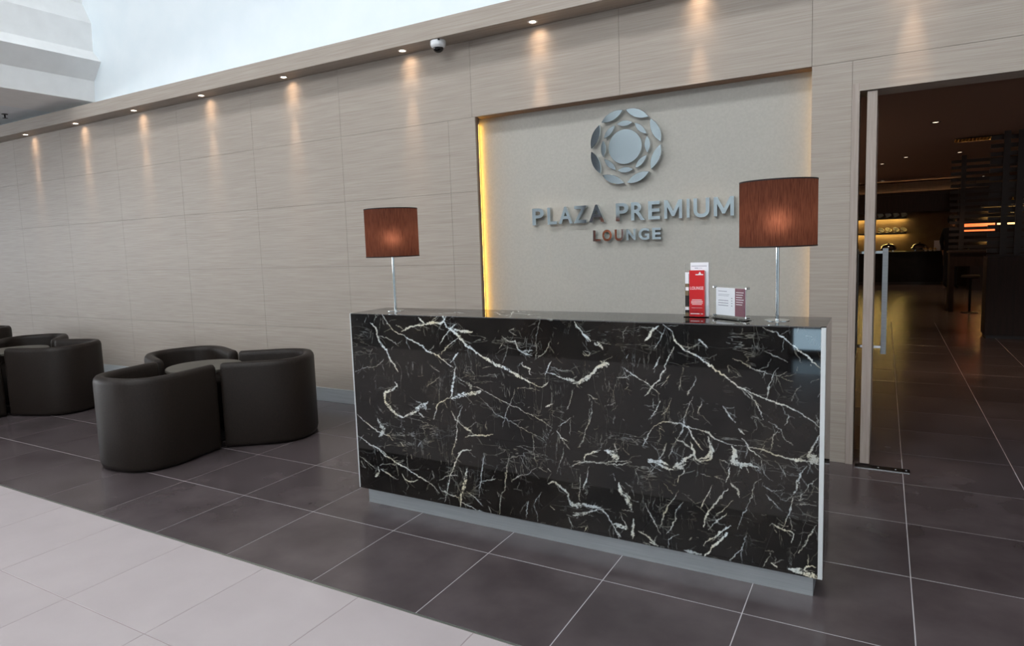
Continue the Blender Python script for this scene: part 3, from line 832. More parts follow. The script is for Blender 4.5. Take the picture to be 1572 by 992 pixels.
pt = boxes('text_print', [(-0.07, -0.02, -0.0020, -0.0016, 0.121, 0.1235), (-0.07, -0.005, -0.0020, -0.0016, 0.108, 0.1095), (-0.07, -0.01, -0.0020, -0.0016, 0.102, 0.1035)] +
      [(-0.07, -0.012, -0.0020, -0.0016, 0.080-0.011*k, 0.083-0.011*k) for k in range(3)] + [(0.004, 0.012, -0.0020, -0.0016, 0.080-0.011*k, 0.083-0.011*k) for k in range(-1, 3)], MAT['print_grey'], cd); tag(pt, kind='stuff')
tag(boxes('column_print', [(0.032, 0.074-0.004*(k % 3), -0.0024, -0.0021, 0.119-0.0105*k, 0.1215-0.0105*k) for k in range(6)], MAT['print_white'], cd), kind='stuff')

# ================================================================ WALL SIGN
def lens_pts(cx, cz, phi, r_end, half_ang, hw, n=12):
    a0, a1 = phi-half_ang, phi+half_ang
    p0 = Vector((cx+r_end*math.cos(a0), cz+r_end*math.sin(a0))); p1 = Vector((cx+r_end*math.cos(a1), cz+r_end*math.sin(a1)))
    mid = (p0+p1)/2; c = (p1-p0).length/2; t = (p1-p0).normalized(); nrm = Vector((math.cos(phi), math.sin(phi)))
    R = (c*c+hw*hw)/(2*hw); th = math.asin(min(1, c/R))
    out_ = []
    for s in (1, -1):
        for i in range(n):
            a = -th+2*th*i/n
            if s < 0: a = -a
            off = R*math.cos(a)-(R-hw)
            p = mid+t*(R*math.sin(a))+nrm*(s*off)
            out_.append((p.x, p.y))
    return out_
EC = (-1.655, 2.165); SY0, SY1 = 4.795, 4.832
em = tag(empty('emblem_sign', (EC[0], SY0, EC[1])), 'round chrome flower emblem on the beige wall above the lettering', 'emblem')
def E_(me, name):
    o = link(name, me, MAT['sign_chrome'], em); o.location = (-EC[0], -SY0, -EC[1]); return o
E_(prism_mesh('disc', [(EC[0]+0.126*math.cos(2*math.pi*i/64), EC[1]+0.126*math.sin(2*math.pi*i/64)) for i in range(64)], 'y', SY0, SY1, 0.0015), 'disc')
for k in range(8):
    E_(prism_mesh('petal', lens_pts(*EC, math.radians(22.5+45*k), 0.264, math.radians(20.3), 0.030), 'y', SY0, SY1, 0.0015), 'petal')
for k in range(8):
    E_(prism_mesh('petal', lens_pts(*EC, math.radians(45*k), 0.178, math.radians(19.8), 0.020), 'y', SY0, SY1, 0.0012), 'petal')
boxes('mount', [(EC[0]-0.02, EC[0]+0.02, SY1, 4.8405, EC[1]-0.02, EC[1]+0.02)], MAT['dark_metal'], em).location = (-EC[0], -SY0, -EC[1])
LET = [('P', -2.432, -2.329), ('L', -2.298, -2.218), ('A', -2.202, -2.083), ('Z', -2.075, -1.966), ('A', -1.948, -1.824), ('P', -1.733, -1.636), ('R', -1.615, -1.514), ('E', -1.486, -1.400), ('M', -1.369, -1.241), ('I', -1.208, -1.188), ('U', -1.161, -1.052), ('M', -1.023, -0.889)]
def lettering(name, letters, z0, z1, label, off):
    cxm = (letters[0][1]+letters[-1][2])/2
    t = tag(empty(name, (cxm, SY0, z0)), label, 'lettering')
    for ch, a, b in letters:
        if ch == 'M':
            mp_ = [(0, 0), (0, 1), (.19, 1), (.5, .40), (.81, 1), (1, 1), (1, 0), (.83, 0), (.83, .64), (.57, .13), (.43, .13), (.17, .64), (.17, 0)]
            me = prism_mesh('letter', [(u, -w_) for u, w_ in mp_], 'z', 0, 0.02)
            for v in me.vertices: v.co.y = -v.co.y
            me.flip_normals(); 
        else:
            me = text_mesh('letter', ch, 0.02, off)
        fit_text(me, a, b, z0-(0.002 if ch in 'OUG' else 0), z1+(0.002 if ch in 'OG' else 0), SY0, SY1)
        o = link('letter', me, MAT['sign_chrome'], t); o.location = (-cxm, -SY0, -z0)
    return t
lettering('sign_lettering', LET, 1.625, 1.757, 'large chrome letters PLAZA PREMIUM on the beige niche wall', 0.022)
lx = lambda p: -1.918+(p-498)/397*0.523
lettering('sign_lettering', [('L', lx(498), lx(545)), ('O', lx(555), lx(612)), ('U', lx(630), lx(682)), ('N', lx(698), lx(752)), ('G', lx(770), lx(830)), ('E', lx(847), lx(895))], 1.481, 1.564, 'small chrome letters LOUNGE below the larger lettering', 0.030)
# LED strips hidden in the sides of the niche
for sx, lab in ((-1, 'warm yellow LED strip glowing along the left side of the sign niche'), (1, 'warm yellow LED strip glowing along the right side of the sign niche')):
    x = NX0-0.040 if sx < 0 else NX1+0.040
    t = tag(empty('led_strip', (x, 4.818, 0)), lab, 'light strip', 'LED strips of the niche')
    box('channel', -0.003, 0.003, -0.012, 0.012, 0.02, NZ-0.03, MAT['steel'], t)
    box('diffuser', *((0.0032, 0.0052) if sx < 0 else (-0.0052, -0.0032)), -0.009, 0.009, 0.03, NZ-0.04, MAT['led_warm' if sx < 0 else 'led_warm_dim'], t)

# ================================================================ SOFFIT DOWNLIGHTS, CAMERA, SPRINKLER
DLX = [(-9.70, 'seventh'), (-8.51, 'sixth'), (-7.31, 'fifth'), (-6.13, 'fourth'), (-4.92, 'third'), (-3.51, None), (-2.29, None), (-1.10, None), (0.12, None)]
dl_labels = ['small round downlight in the soffit at the far left end of the row', 'second round soffit downlight from the far left', 'third round soffit downlight from the far left', 'round soffit downlight above the back chair of the nearer seating set', 'round soffit downlight two places left of the dome camera', 'round soffit downlight just left of the dome camera',
             'round soffit downlight right of the dome camera', 'round soffit downlight above the chrome emblem', 'round soffit downlight above the doorway']
for (x, _), lab in zip(DLX, dl_labels):
    y = 4.617
    t = tag(empty('recessed_downlight', (x, y, 3.122)), lab, 'downlight', 'soffit downlights')
    link('rim', lathe_mesh('rim', [(0.020, -0.001), (0.034, -0.004), (0.038, -0.002), (0.038, 0.0)], 28, False, False), MAT['white_plastic'], t)
    link('lens', lathe_mesh('lens', [(0.0, -0.0022), (0.024, -0.0022), (0.024, 0.0)], 24, True, False), MAT['lamp_lens'], t)
    for en, sz, tl in ((1.3, 96, 40), (2.6, 54, 18), (26.0, 22, 6.5)):
        l = bpy.data.lights.new('downlight_beam', 'SPOT'); l.energy = en; l.color = (1.0, 0.68, 0.44); l.spot_size = math.radians(sz); l.spot_blend = 1.0; l.shadow_soft_size = 0.018
        lo = bpy.data.objects.new('downlight_beam', l); COL.objects.link(lo); lo.parent = t; lo.location = (0, 0, -0.012); lo.rotation_euler = (math.radians(tl), 0, 0)

cc = tag(empty('dome_camera', (-3.118, 4.575, 3.122)), 'white dome security camera with a black bubble under the soffit', 'camera')
link('housing', lathe_mesh('housing', [(0.0, 0.0), (0.058, 0.0), (0.062, -0.004), (0.062, -0.030), (0.058, -0.045), (0.044, -0.056), (0.040, -0.056), (0.0, -0.050)], 40), MAT['white_plastic'], cc)
link('bubble', lathe_mesh('bubble', [(0.043, -0.056)]+[(0.043*math.cos(a), -0.056-0.036*math.sin(a)) for a in np.linspace(0.15, 1.45, 9)]+[(0.0, -0.092)], 36, False, False), MAT['dome_black'], cc)
box('conduit_clip', 0.030, 0.046, -0.052, -0.040, -0.012, -0.002, MAT['dark_metal'], cc)

sp = tag(empty('ceiling_sprinkler', (-9.70, 4.40, 3.352)), 'small dark sprinkler head on the low grey ceiling', 'sprinkler')
link('escutcheon', lathe_mesh('escutcheon', [(0.0, 0), (0.035, 0), (0.035, -0.006), (0.012, -0.010), (0.0, -0.010)], 24), MAT['dark_metal'], sp)
link('stem', lathe_mesh('stem', [(0.010, -0.009), (0.008, -0.05), (0.0, -0.05)], 16), MAT['dark_metal'], sp)
link('deflector', lathe_mesh('deflector', [(0.0, -0.05), (0.03, -0.05), (0.03, -0.053), (0.0, -0.053)], 24), MAT['dark_metal'], sp)

# ================================================================ DOOR
door = S(empty('door_1', (-0.1035, 4.725, 0)))
box('door_leaf', 0.0, 0.0535, 0.0, 0.90, 0.012, DZ-0.006, MAT['wood_vert'], door, bevel=0.002)
for s, nm in ((1, 'pull_handle'), (-1, 'pull_handle')):
    xf = 0.0535 if s > 0 else 0.0
    g0, g1 = 0.046, 0.080
    xa, xb = (xf+g0, xf+g1) if s > 0 else (xf-g1, xf-g0)
    h = box(nm, xa, xb, 0.66, 0.685, 0.615, 1.362, MAT['steel'], door, bevel=0.001, seg=1)
    for z in (0.665, 1.335):
        a, b = (xf, xf+g0) if s > 0 else (xf-g0, xf)
        box('standoff', a, b, 0.664, 0.681, z-0.009, z+0.009, MAT['chrome'], h)
fs = tag(empty('floor_spring_plate', (0.02, 4.69, 0)), 'dark metal floor spring cover plate at the foot of the open door', 'floor plate')
box('plate', -0.150, 0.150, -0.026, 0.040, 0.0, 0.006, MAT['dark_metal'], fs, bevel=0.004)
box('edge_strip', -0.150, 0.146, -0.0295, -0.0265, 0.0, 0.004, MAT['chrome'], fs)
for x in (-0.02, 0.075, 0.13):
    o = link('screw', lathe_mesh('screw', [(0.0, 0.006), (0.006, 0.006), (0.005, 0.008), (0.0, 0.008)], 12), MAT['chrome'], fs); o.location = (x, 0.006, 0)

# ================================================================ TUB CHAIRS
def tub_path(nb=40):
    """outer contour, from one arm end round the back to the other; x runs outward from the table."""
    x_arm, x_c, a, b, n = 0.222, 0.50, 0.355, 0.335, 2.5
    pts = []
    for i in range(8): pts.append((x_arm+(x_c-x_arm)*i/8, -b))
    for i in range(nb+1):
        th = -math.pi/2+math.pi*i/nb
        c, s = math.cos(th), math.sin(th)
        pts.append((x_c+a*abs(c)**(2/n), b*math.copysign(abs(s)**(2/n), s)))
    for i in range(1, 9): pts.append((x_c-(x_c-x_arm)*i/8, b))
    # even out
    P = np.array(pts); d = np.r_[0, np.cumsum(np.hypot(*np.diff(P, axis=0).T))]
    t = np.linspace(0, d[-1], 72)
    return np.stack([np.interp(t, d, P[:, 0]), np.interp(t, d, P[:, 1])], -1)
def tub_mesh():
    P = tub_path(); T = np.gradient(P, axis=0); T /= np.linalg.norm(T, axis=1)[:, None]
    N = np.stack([-T[:, 1], T[:, 0]], -1)     # points inward
    th = 0.084
    prof = [(0.03, 0.006), (0.008, 0.018), (0.0, 0.045), (0.0, 0.30), (0.0, 0.620), (0.005, 0.642), (0.018, 0.658), (0.042, 0.662), (0.066, 0.658), (0.079, 0.642), (th, 0.620), (th, 0.42), (th, 0.10), (th, 0.02)]
    bm = bmesh.new(); rings = []
    def ring(p, n, shrink, shift):
        zc, oc = 0.33, th/2
        r = []
        for o, z in prof:
            o2 = oc+(o-oc)*(1-shrink*0.5); z2 = z-(0.02*shrink if z > 0.5 else 0)
            q = p+n*o2
            r.append(bm.verts.new((q[0]+shift, q[1], z2)))
        return r
    rings.append(ring(P[0], N[0], 0.9, -0.020)); rings.append(ring(P[0], N[0], 0.35, -0.014))
    for p, n in zip(P, N): rings.append(ring(p, n, 0, 0))
    rings.append(ring(P[-1], N[-1], 0.35, -0.014)); rings.append(ring(P[-1], N[-1], 0.9, -0.020))
    k = len(prof)
    for a, b in zip(rings[:-1], rings[1:]):
        for i in range(k):
            j = (i+1) % k
            bm.faces.new((a[i], b[i], b[j], a[j]))
    bm.faces.new(rings[0]); bm.faces.new(rings[-1][::-1])
    me = bm_mesh('tub_shell', bm)
    for p in me.polygons: p.use_smooth = True
    return me
def seat_mesh():
    P = tub_path(); T = np.gradient(P, axis=0); T /= np.linalg.norm(T, axis=1)[:, None]
    N = np.stack([-T[:, 1], T[:, 0]], -1)
    Q = P+N*0.0845
    bm = bmesh.new()
    rings = []
    c = Q.mean(0)
    for s, z in ((1.0, 0.05), (1.0, 0.385), (0.985, 0.405), (0.94, 0.418), (0.55, 0.428)):
        rings.append([bm.verts.new((c[0]+(q[0]-c[0])*s, c[1]+(q[1]-c[1])*s, z)) for q in Q])
    n = len(Q)
    for a, b in zip(rings[:-1], rings[1:]):
        for i in range(n):
            j = (i+1) % n
            bm.faces.new((a[i], a[j], b[j], b[i]))
    bm.faces.new(rings[0][::-1]); bm.faces.new(rings[-1])
    me = bm_mesh('seat', bm)
    for p in me.polygons: p.use_smooth = True
    return me
TUB, SEAT = tub_mesh(), seat_mesh()
def chair(c, deg, label, push=0.0):
    a = math.radians(deg)
    t = tag(empty('tub_chair', (c[0]+push*math.cos(a), c[1]+push*math.sin(a), 0), a), label, 'chair', 'dark leather tub chairs')
    link('tub_shell', TUB, MAT['leather'], t); link('seat', SEAT, MAT['leather'], t)
def round_table(c, label):
    t = tag(empty('round_table', (c[0], c[1], 0)), label, 'table', 'round tables between the tub chairs')
    link('table_top', lathe_mesh('table_top', [(0.0, 0.575), (0.280, 0.575), (0.286, 0.581), (0.286, 0.597), (0.280, 0.603), (0.0, 0.603)], 64), MAT['table_top'], t)
    link('column', lathe_mesh('column', [(0.035, 0.02), (0.035, 0.575)], 24), MAT['dark_metal'], t)
    link('foot', lathe_mesh('foot', [(0.0, 0.0), (0.17, 0.0), (0.17, 0.012), (0.04, 0.022), (0.0, 0.022)], 40), MAT['dark_metal'], t)
C1, C2, C3 = (-4.70, 3.37), (-7.55, 3.29), (-10.32, 3.70)
chair(C1, -82, 'dark brown leather tub chair nearest the camera, its back towards the white floor')
chair(C1, 38, 'dark brown leather tub chair beside the left end of the marble desk')
chair(C1, 158, 'dark brown tub chair at the back of the nearer set, against the panelled wall', 0.0)
round_table(C1, 'round dark table top in the middle of the nearer trio of tub chairs')
chair(C2, 20, 'dark tub chair at the left picture edge, the nearest of the farther set')
chair(C2, 140, 'dark tub chair at the back of the farther set by the wall')
chair(C2, -100, 'dark tub chair cut off by the left picture edge near the floor border')
round_table(C2, 'round dark table top inside the farther set of tub chairs')
chair(C3, 20, 'dark tub chair barely showing at the far left edge against the wall')

# ================================================================ LOUNGE BEYOND THE DOOR
def downlamp(x, y, label, power=0):
    t = tag(empty('ceiling_downlight', (x, y, 2.70)), label, 'downlight', 'lounge ceiling downlights')
    link('rim', lathe_mesh('rim', [(0.027, -0.001), (0.05, -0.006), (0.055, 0.0)], 20, False, False), MAT['dark_metal'], t)
    link('lens', lathe_mesh('lens', [(0.0, -0.003), (0.028, -0.003), (0.028, 0.0)], 18, True, False), MAT['lounge_lens'], t)
    if power:
        l = bpy.data.lights.new('lounge_beam', 'SPOT'); l.energy = power; l.color = (1.0, 0.66, 0.40); l.spot_size = math.radians(80); l.spot_blend = 0.6; l.shadow_soft_size = 0.04
        lo = bpy.data.objects.new('lounge_beam', l); COL.objects.link(lo); lo.parent = t; lo.location = (0, 0, -0.02)
for x, y, lab, pw in ((0.49, 9.4, 'lounge ceiling downlight nearest the doorway', 40), (1.05, 13.5, 'lounge ceiling downlight just below the lit ceiling vent', 45), (-0.055, 19.8, 'bright lounge downlight above the left end of the buffet', 45),
                     (1.74, 17.3, 'lounge downlight high behind the far slatted screen', 45), (2.10, 20.6, 'lounge downlight seen between the top slats of the far screen', 45), (-0.055, 14.6, 'faint lounge downlight beside the open door edge', 0), (0.30, 13.6, 'small lounge downlight in the middle of the dark ceiling', 0), (0.03, 6.9, 'lounge downlight right behind the door head', 25), (1.2, 7.6, 'lounge downlight behind the door head further right', 25)):
    downlamp(x, y, lab, pw)
vt = tag(empty('ceiling_vent', (1.13, 11.45, 2.70)), 'long ceiling vent with bright slanted louvres inside the lounge', 'vent')
boxes('frame', [(-0.30, 0.30, -0.085, -0.07, -0.012, 0.0), (-0.30, 0.30, 0.07, 0.085, -0.012, 0.0), (-0.30, -0.285, -0.07, 0.07, -0.012, 0.0), (0.285, 0.30, -0.07, 0.07, -0.012, 0.0)], MAT['dark_metal'], vt)
for k in range(14):
    o = box('louvre', -0.004, 0.004, -0.07, 0.07, -0.050, 0.0, MAT['brass'], vt); o.location = (-0.26+0.04*k, 0, 0); o.rotation_euler = (0, math.radians(20), math.radians(-28))

# buffet
bf = tag(empty('buffet_counter', (0.2, 20.5, 0)), 'long black buffet counter at the far end of the lounge', 'counter')
box('body', -2.2, 1.15, 0.05, 0.75, 0.08, 0.83, MAT['black_stone'], bf); box('worktop', -2.25, 1.2, 0.0, 0.8, 0.83, 0.87, MAT['black_stone'], bf); box('plinth', -2.15, 1.1, 0.1, 0.7, 0, 0.08, MAT['lounge_dark'], bf)
def chafing(x, lab):
    t = tag(empty('chafing_dish', (x, 20.8, 0.87)), lab, 'food warmer', 'chafing dishes on the buffet')
    link('pan', lathe_mesh('pan', [(0.0, 0.04), (0.17, 0.04), (0.19, 0.09), (0.185, 0.10), (0.0, 0.10)], 28), MAT['chrome'], t)
    link('lid', lathe_mesh('lid', [(0.185, 0.10)]+[(0.18*math.cos(a), 0.105+0.11*math.sin(a)) for a in np.linspace(0.05, 1.4, 7)]+[(0.0, 0.216)], 28, False, False), MAT['chrome'], t)
    link('knob', lathe_mesh('knob', [(0.012, 0.21), (0.02, 0.235), (0.0, 0.25)], 12), MAT['chrome'], t)
    for k in range(4):
        a = math.pi/4+k*math.pi/2
        o = box('leg', -0.008, 0.008, -0.008, 0.008, 0, 0.06, MAT['chrome'], t); o.location = (0.14*math.cos(a), 0.14*math.sin(a), 0)
chafing(0.12, 'shiny chafing dish with domed lid seen beside the door handle'); chafing(0.82, 'shiny chafing dish with domed lid in the middle of the buffet')
mc = tag(empty('menu_board', (1.20, 20.72, 0.87)), 'small pale upright card at the right end of the buffet', 'card')
box('card', -0.07, 0.07, 0, 0.004, 0.005, 0.27, MAT['paper_white'], mc); box('foot', -0.07, 0.07, -0.03, 0.03, 0, 0.005, MAT['dark_metal'], mc)
for k, (x, r) in enumerate(((0.97, 0.04), (1.07, 0.045), (1.17, 0.04))):
    t = tag(empty('bread_bowl', (x-0.02, 20.62, 0.87)), ['left', 'middle', 'right'][k]+' small bowl of bread on the buffet before the pale card', 'bowl', 'small bowls on the buffet')
    link('bowl', lathe_mesh('bowl', [(0.0, 0.0), (r*0.6, 0.0), (r, 0.045), (r*0.9, 0.045), (r*0.5, 0.012), (0.0, 0.012)], 20), MAT['ceramic'], t)
    link('bread', lathe_mesh('bread', [(r*0.86, 0.04), (r*0.7, 0.07), (r*0.3, 0.088), (0.0, 0.09)], 16, True, False), MAT['bread'], t)
# lit wall shelves with bowls
for z, lab in ((1.37, 'lower lit wall shelf carrying bowls behind the buffet'), (1.80, 'upper lit wall shelf under the dark bulkhead')):
    t = tag(empty('wall_shelf', (-0.30, 22.25, z)), lab, 'shelf', 'lit wall shelves behind the buffet')
    box('board', -0.9, 0.85, -0.15, 0.148, -0.03, 0.0, MAT['lounge_dark'], t)
    box('light_strip', -0.88, 0.83, 0.05, 0.08, -0.037, -0.030, MAT['shelf_led'], t); box('lip', -0.9, 0.85, -0.16, -0.1502, -0.05, 0.0, MAT['lounge_dark'], t)
def tilt_bowl(x, z, lab, grp):
    t = tag(empty('serving_bowl', (x, 22.22, z)), lab, 'bowl', grp)
    o = link('bowl', lathe_mesh('bowl', [(0.0, 0.0), (0.035, 0.0), (0.075, 0.05), (0.085, 0.075), (0.078, 0.075), (0.066, 0.05), (0.028, 0.008), (0.0, 0.008)], 24), MAT['ceramic'], t)
    o.location = (0, -0.02, 0.036); o.rotation_euler = (math.radians(35), math.radians(28), 0)
    link('stand', lathe_mesh('stand', [(0.0, 0.0), (0.05, 0.0), (0.02, 0.02), (0.02, 0.045), (0.0, 0.045)], 16), MAT['ceramic'], t)
nm4 = ['first', 'second', 'third', 'fourth']
for k in range(4):
    tilt_bowl(-0.10+0.185*k, 1.37, nm4[k]+' cream bowl from the left on the lower lit shelf', 'bowls on the lower lit shelf')
    tilt_bowl(-0.12+0.19*k, 1.80, nm4[k]+' cream bowl from the left on the upper lit shelf', 'bowls on the upper lit shelf')
t = tag(empty('led_strip', (0.0, 20.44, 2.36)), 'warm uplight strip on the ledge of the lounge bulkhead', 'light strip')
box('ledge', -2.4, 1.9, 0.0, 0.058, -0.03, -0.01, MAT['lounge_wood'], t); box('lip', -2.4, 1.9, -0.012, 0.0, -0.03, 0.055, MAT['lounge_wood'], t)
box('diffuser', -2.3, 1.85, 0.012, 0.032, -0.0098, -0.004, MAT['cove_led'], t)

# slatted screens on low cabinets
def screen(x0, x1, y, z0, z1, step, posts, lab):
    t = tag(empty('slatted_screen', ((x0+x1)/2, y, z0)), lab, 'screen', 'slatted screens in the lounge')
    ox_ = -(x0+x1)/2
    n = int((z1-z0)/step); me = None
    for k in range(n):
        z = k*step+step*0.25
        o = box('slat', -(x1-x0)/2, (x1-x0)/2, -0.012, 0.012, z, z+step*0.5, MAT['slat_wood'], t)
    for px in posts: box('post', px-(x0+x1)/2-0.035, px-(x0+x1)/2+0.035, -0.035, -0.0125, 0, z1-z0, MAT['slat_wood'], t)
    box('rail', -(x1-x0)/2, (x1-x0)/2, -0.03, 0.03, -0.02, 0.0, MAT['slat_wood'], t)
screen(0.99, 2.9, 14.2, 1.08, 2.70, 0.105, (1.17, 1.95, 2.7), 'farther dark slatted wood screen beside the buffet aisle')
screen(1.19, 3.6, 11.0, 1.10, 2.70, 0.105, (1.36, 1.51, 2.6, 3.4), 'nearer dark slatted wood screen on the right of the lounge')
def cabinet(x0, x1, y0, y1, h, npan, lab):
    t = tag(empty('low_cabinet', ((x0+x1)/2, (y0+y1)/2, 0)), lab, 'cabinet', 'low cabinets under the screens')
    w, d = (x1-x0)/2, (y1-y0)/2
    box('body', -w, w, -d+0.012, d, 0.04, h-0.03, MAT['lounge_wood'], t); box('top', -w, w, -d-0.01, d, h-0.03, h, MAT['lounge_wood'], t); box('kick', -w+0.02, w-0.02, -d+0.04, d, 0, 0.04, MAT['lounge_dark'], t)
    for k in range(npan):
        a = -w+2*w*k/npan
        box('door', a+0.004, a+2*w/npan-0.004, -d, -d+0.011, 0.05, h-0.035, MAT['lounge_wood'], t)
cabinet(1.18, 3.6, 10.8, 11.2, 1.08, 4, 'dark wood cabinet under the nearer slatted screen')
dsk = tag(empty('console_table', (1.95, 14.2, 0)), 'dark console under the farther slatted screen with open legroom', 'table')
box('apron', -0.95, 0.95, -0.2, 0.2, 0.80, 1.03, MAT['lounge_wood'], dsk); box('top', -0.97, 0.97, -0.22, 0.22, 1.03, 1.06, MAT['lounge_wood'], dsk)
box('end_panel', -0.95, -0.88, -0.2, 0.2, 0, 0.80, MAT['lounge_wood'], dsk); box('end_panel', 0.88, 0.95, -0.2, 0.2, 0, 0.80, MAT['lounge_wood'], dsk)
for k in range(4):
    st = tag(empty('bar_stool', (1.30+0.36*k, 13.95, 0)), ['first', 'second', 'third', 'fourth'][k]+' dark stool from the left tucked under the console', 'stool', 'stools under the console')
    link('seat', lathe_mesh('seat', [(0.0, 0.60), (0.13, 0.60), (0.14, 0.62), (0.13, 0.65), (0.0, 0.655)], 24), MAT['leather'], st)
    link('stem', lathe_mesh('stem', [(0.02, 0.02), (0.02, 0.60)], 14), MAT['dark_metal'], st)
    link('foot', lathe_mesh('foot', [(0.0, 0.0), (0.13, 0.0), (0.12, 0.012), (0.0, 0.025)], 24), MAT['dark_metal'], st)
# back bar glimpsed between the slats
S(boxes('wall_bar', [(1.55, 4.5, 19.9, 19.95, 0, 2.4)], MAT['lounge_wood']))
bb = tag(empty('bar_counter', (2.9, 19.0, 0)), 'lit bar counter glimpsed between the slats of the screens', 'bar')
box('body', -1.15, 1.6, 0, 0.6, 0, 0.97, MAT['lounge_wood'], bb); box('worktop', -1.18, 1.6, -0.03, 0.62, 0.97, 1.0, MAT['black_stone'], bb)
ob = tag(empty('light_box', (1.98, 19.88, 1.34)), 'glowing orange light box behind the slats of the far screen', 'light box')
box('casing', -0.32, 0.32, -0.02, 0.02, 0.0, 0.22, MAT['dark_metal'], ob); box('orange_face', -0.31, 0.31, -0.024, -0.0205, 0.01, 0.21, MAT['orange_panel'], ob)
ob = tag(empty('light_box', (2.54, 19.88, 1.40)), 'glowing cream light box to the right of the orange one', 'light box')
box('casing', -0.22, 0.22, -0.02, 0.02, 0.0, 0.14, MAT['dark_metal'], ob); box('cream_face', -0.21, 0.21, -0.024, -0.0205, 0.01, 0.13, MAT['warm_panel'], ob)
for z, lab in ((1.14, 'lowest lit shelf behind the bar counter'), (1.72, 'middle lit shelf behind the bar with bottles'), (1.95, 'top lit shelf behind the bar with bottles')):
    t = tag(empty('wall_shelf', (3.2, 19.8, z)), lab, 'shelf', 'lit shelves behind the bar')
    box('board', -1.2, 1.2, -0.10, 0.098, -0.02, 0.0, MAT['lounge_dark'], t); box('light_strip', -1.15, 1.15, 0.03, 0.05, -0.030, -0.0205, MAT['shelf_led'], t); box('lip', -1.2, 1.2, -0.11, -0.1002, -0.035, 0.0, MAT['lounge_dark'], t)
rnd = random.Random(3)
for r, z in enumerate((1.72, 1.95)):
    for k in range(6):
        x = 2.9-0.3+0.22*k
        t = tag(empty('bottle', (x, 19.78, z)), nm4[k] + ' bottle from the left on the %s back-bar shelf' % ('lower' if r == 0 else 'upper') if k < 4 else ['fifth', 'sixth'][k-4] + ' bottle from the left on the %s back-bar shelf' % ('lower' if r == 0 else 'upper'), 'bottle', 'bottles on the back bar')
        link('glass_body', lathe_mesh('glass_body', [(0.0, 0.0), (0.03, 0.0), (0.032, 0.10), (0.012, 0.14), (0.012, 0.18), (0.0, 0.18)], 16), MAT['brass'] if (k+r) % 2 else MAT['ceramic'], t)
        link('cap', lathe_mesh('cap', [(0.013, 0.17), (0.013, 0.192), (0.0, 0.192)], 12), MAT['dark_metal'], t)
for k, x in enumerate((2.05, 2.22, 2.40, 2.62)):
    t = tag(empty('food_tray', (x, 19.2, 1.0)), nm4[k]+' pale dish from the left on the back-bar counter', 'dish', 'dishes on the back bar')
    link('dish', lathe_mesh('dish', [(0.0, 0.0), (0.05, 0.0), (0.085, 0.035), (0.08, 0.038), (0.045, 0.008), (0.0, 0.008)], 20), MAT['ceramic'], t)
    link('food', lathe_mesh('food', [(0.06, 0.025), (0.04, 0.055), (0.0, 0.065)], 14, True, False), MAT['bread'], t)

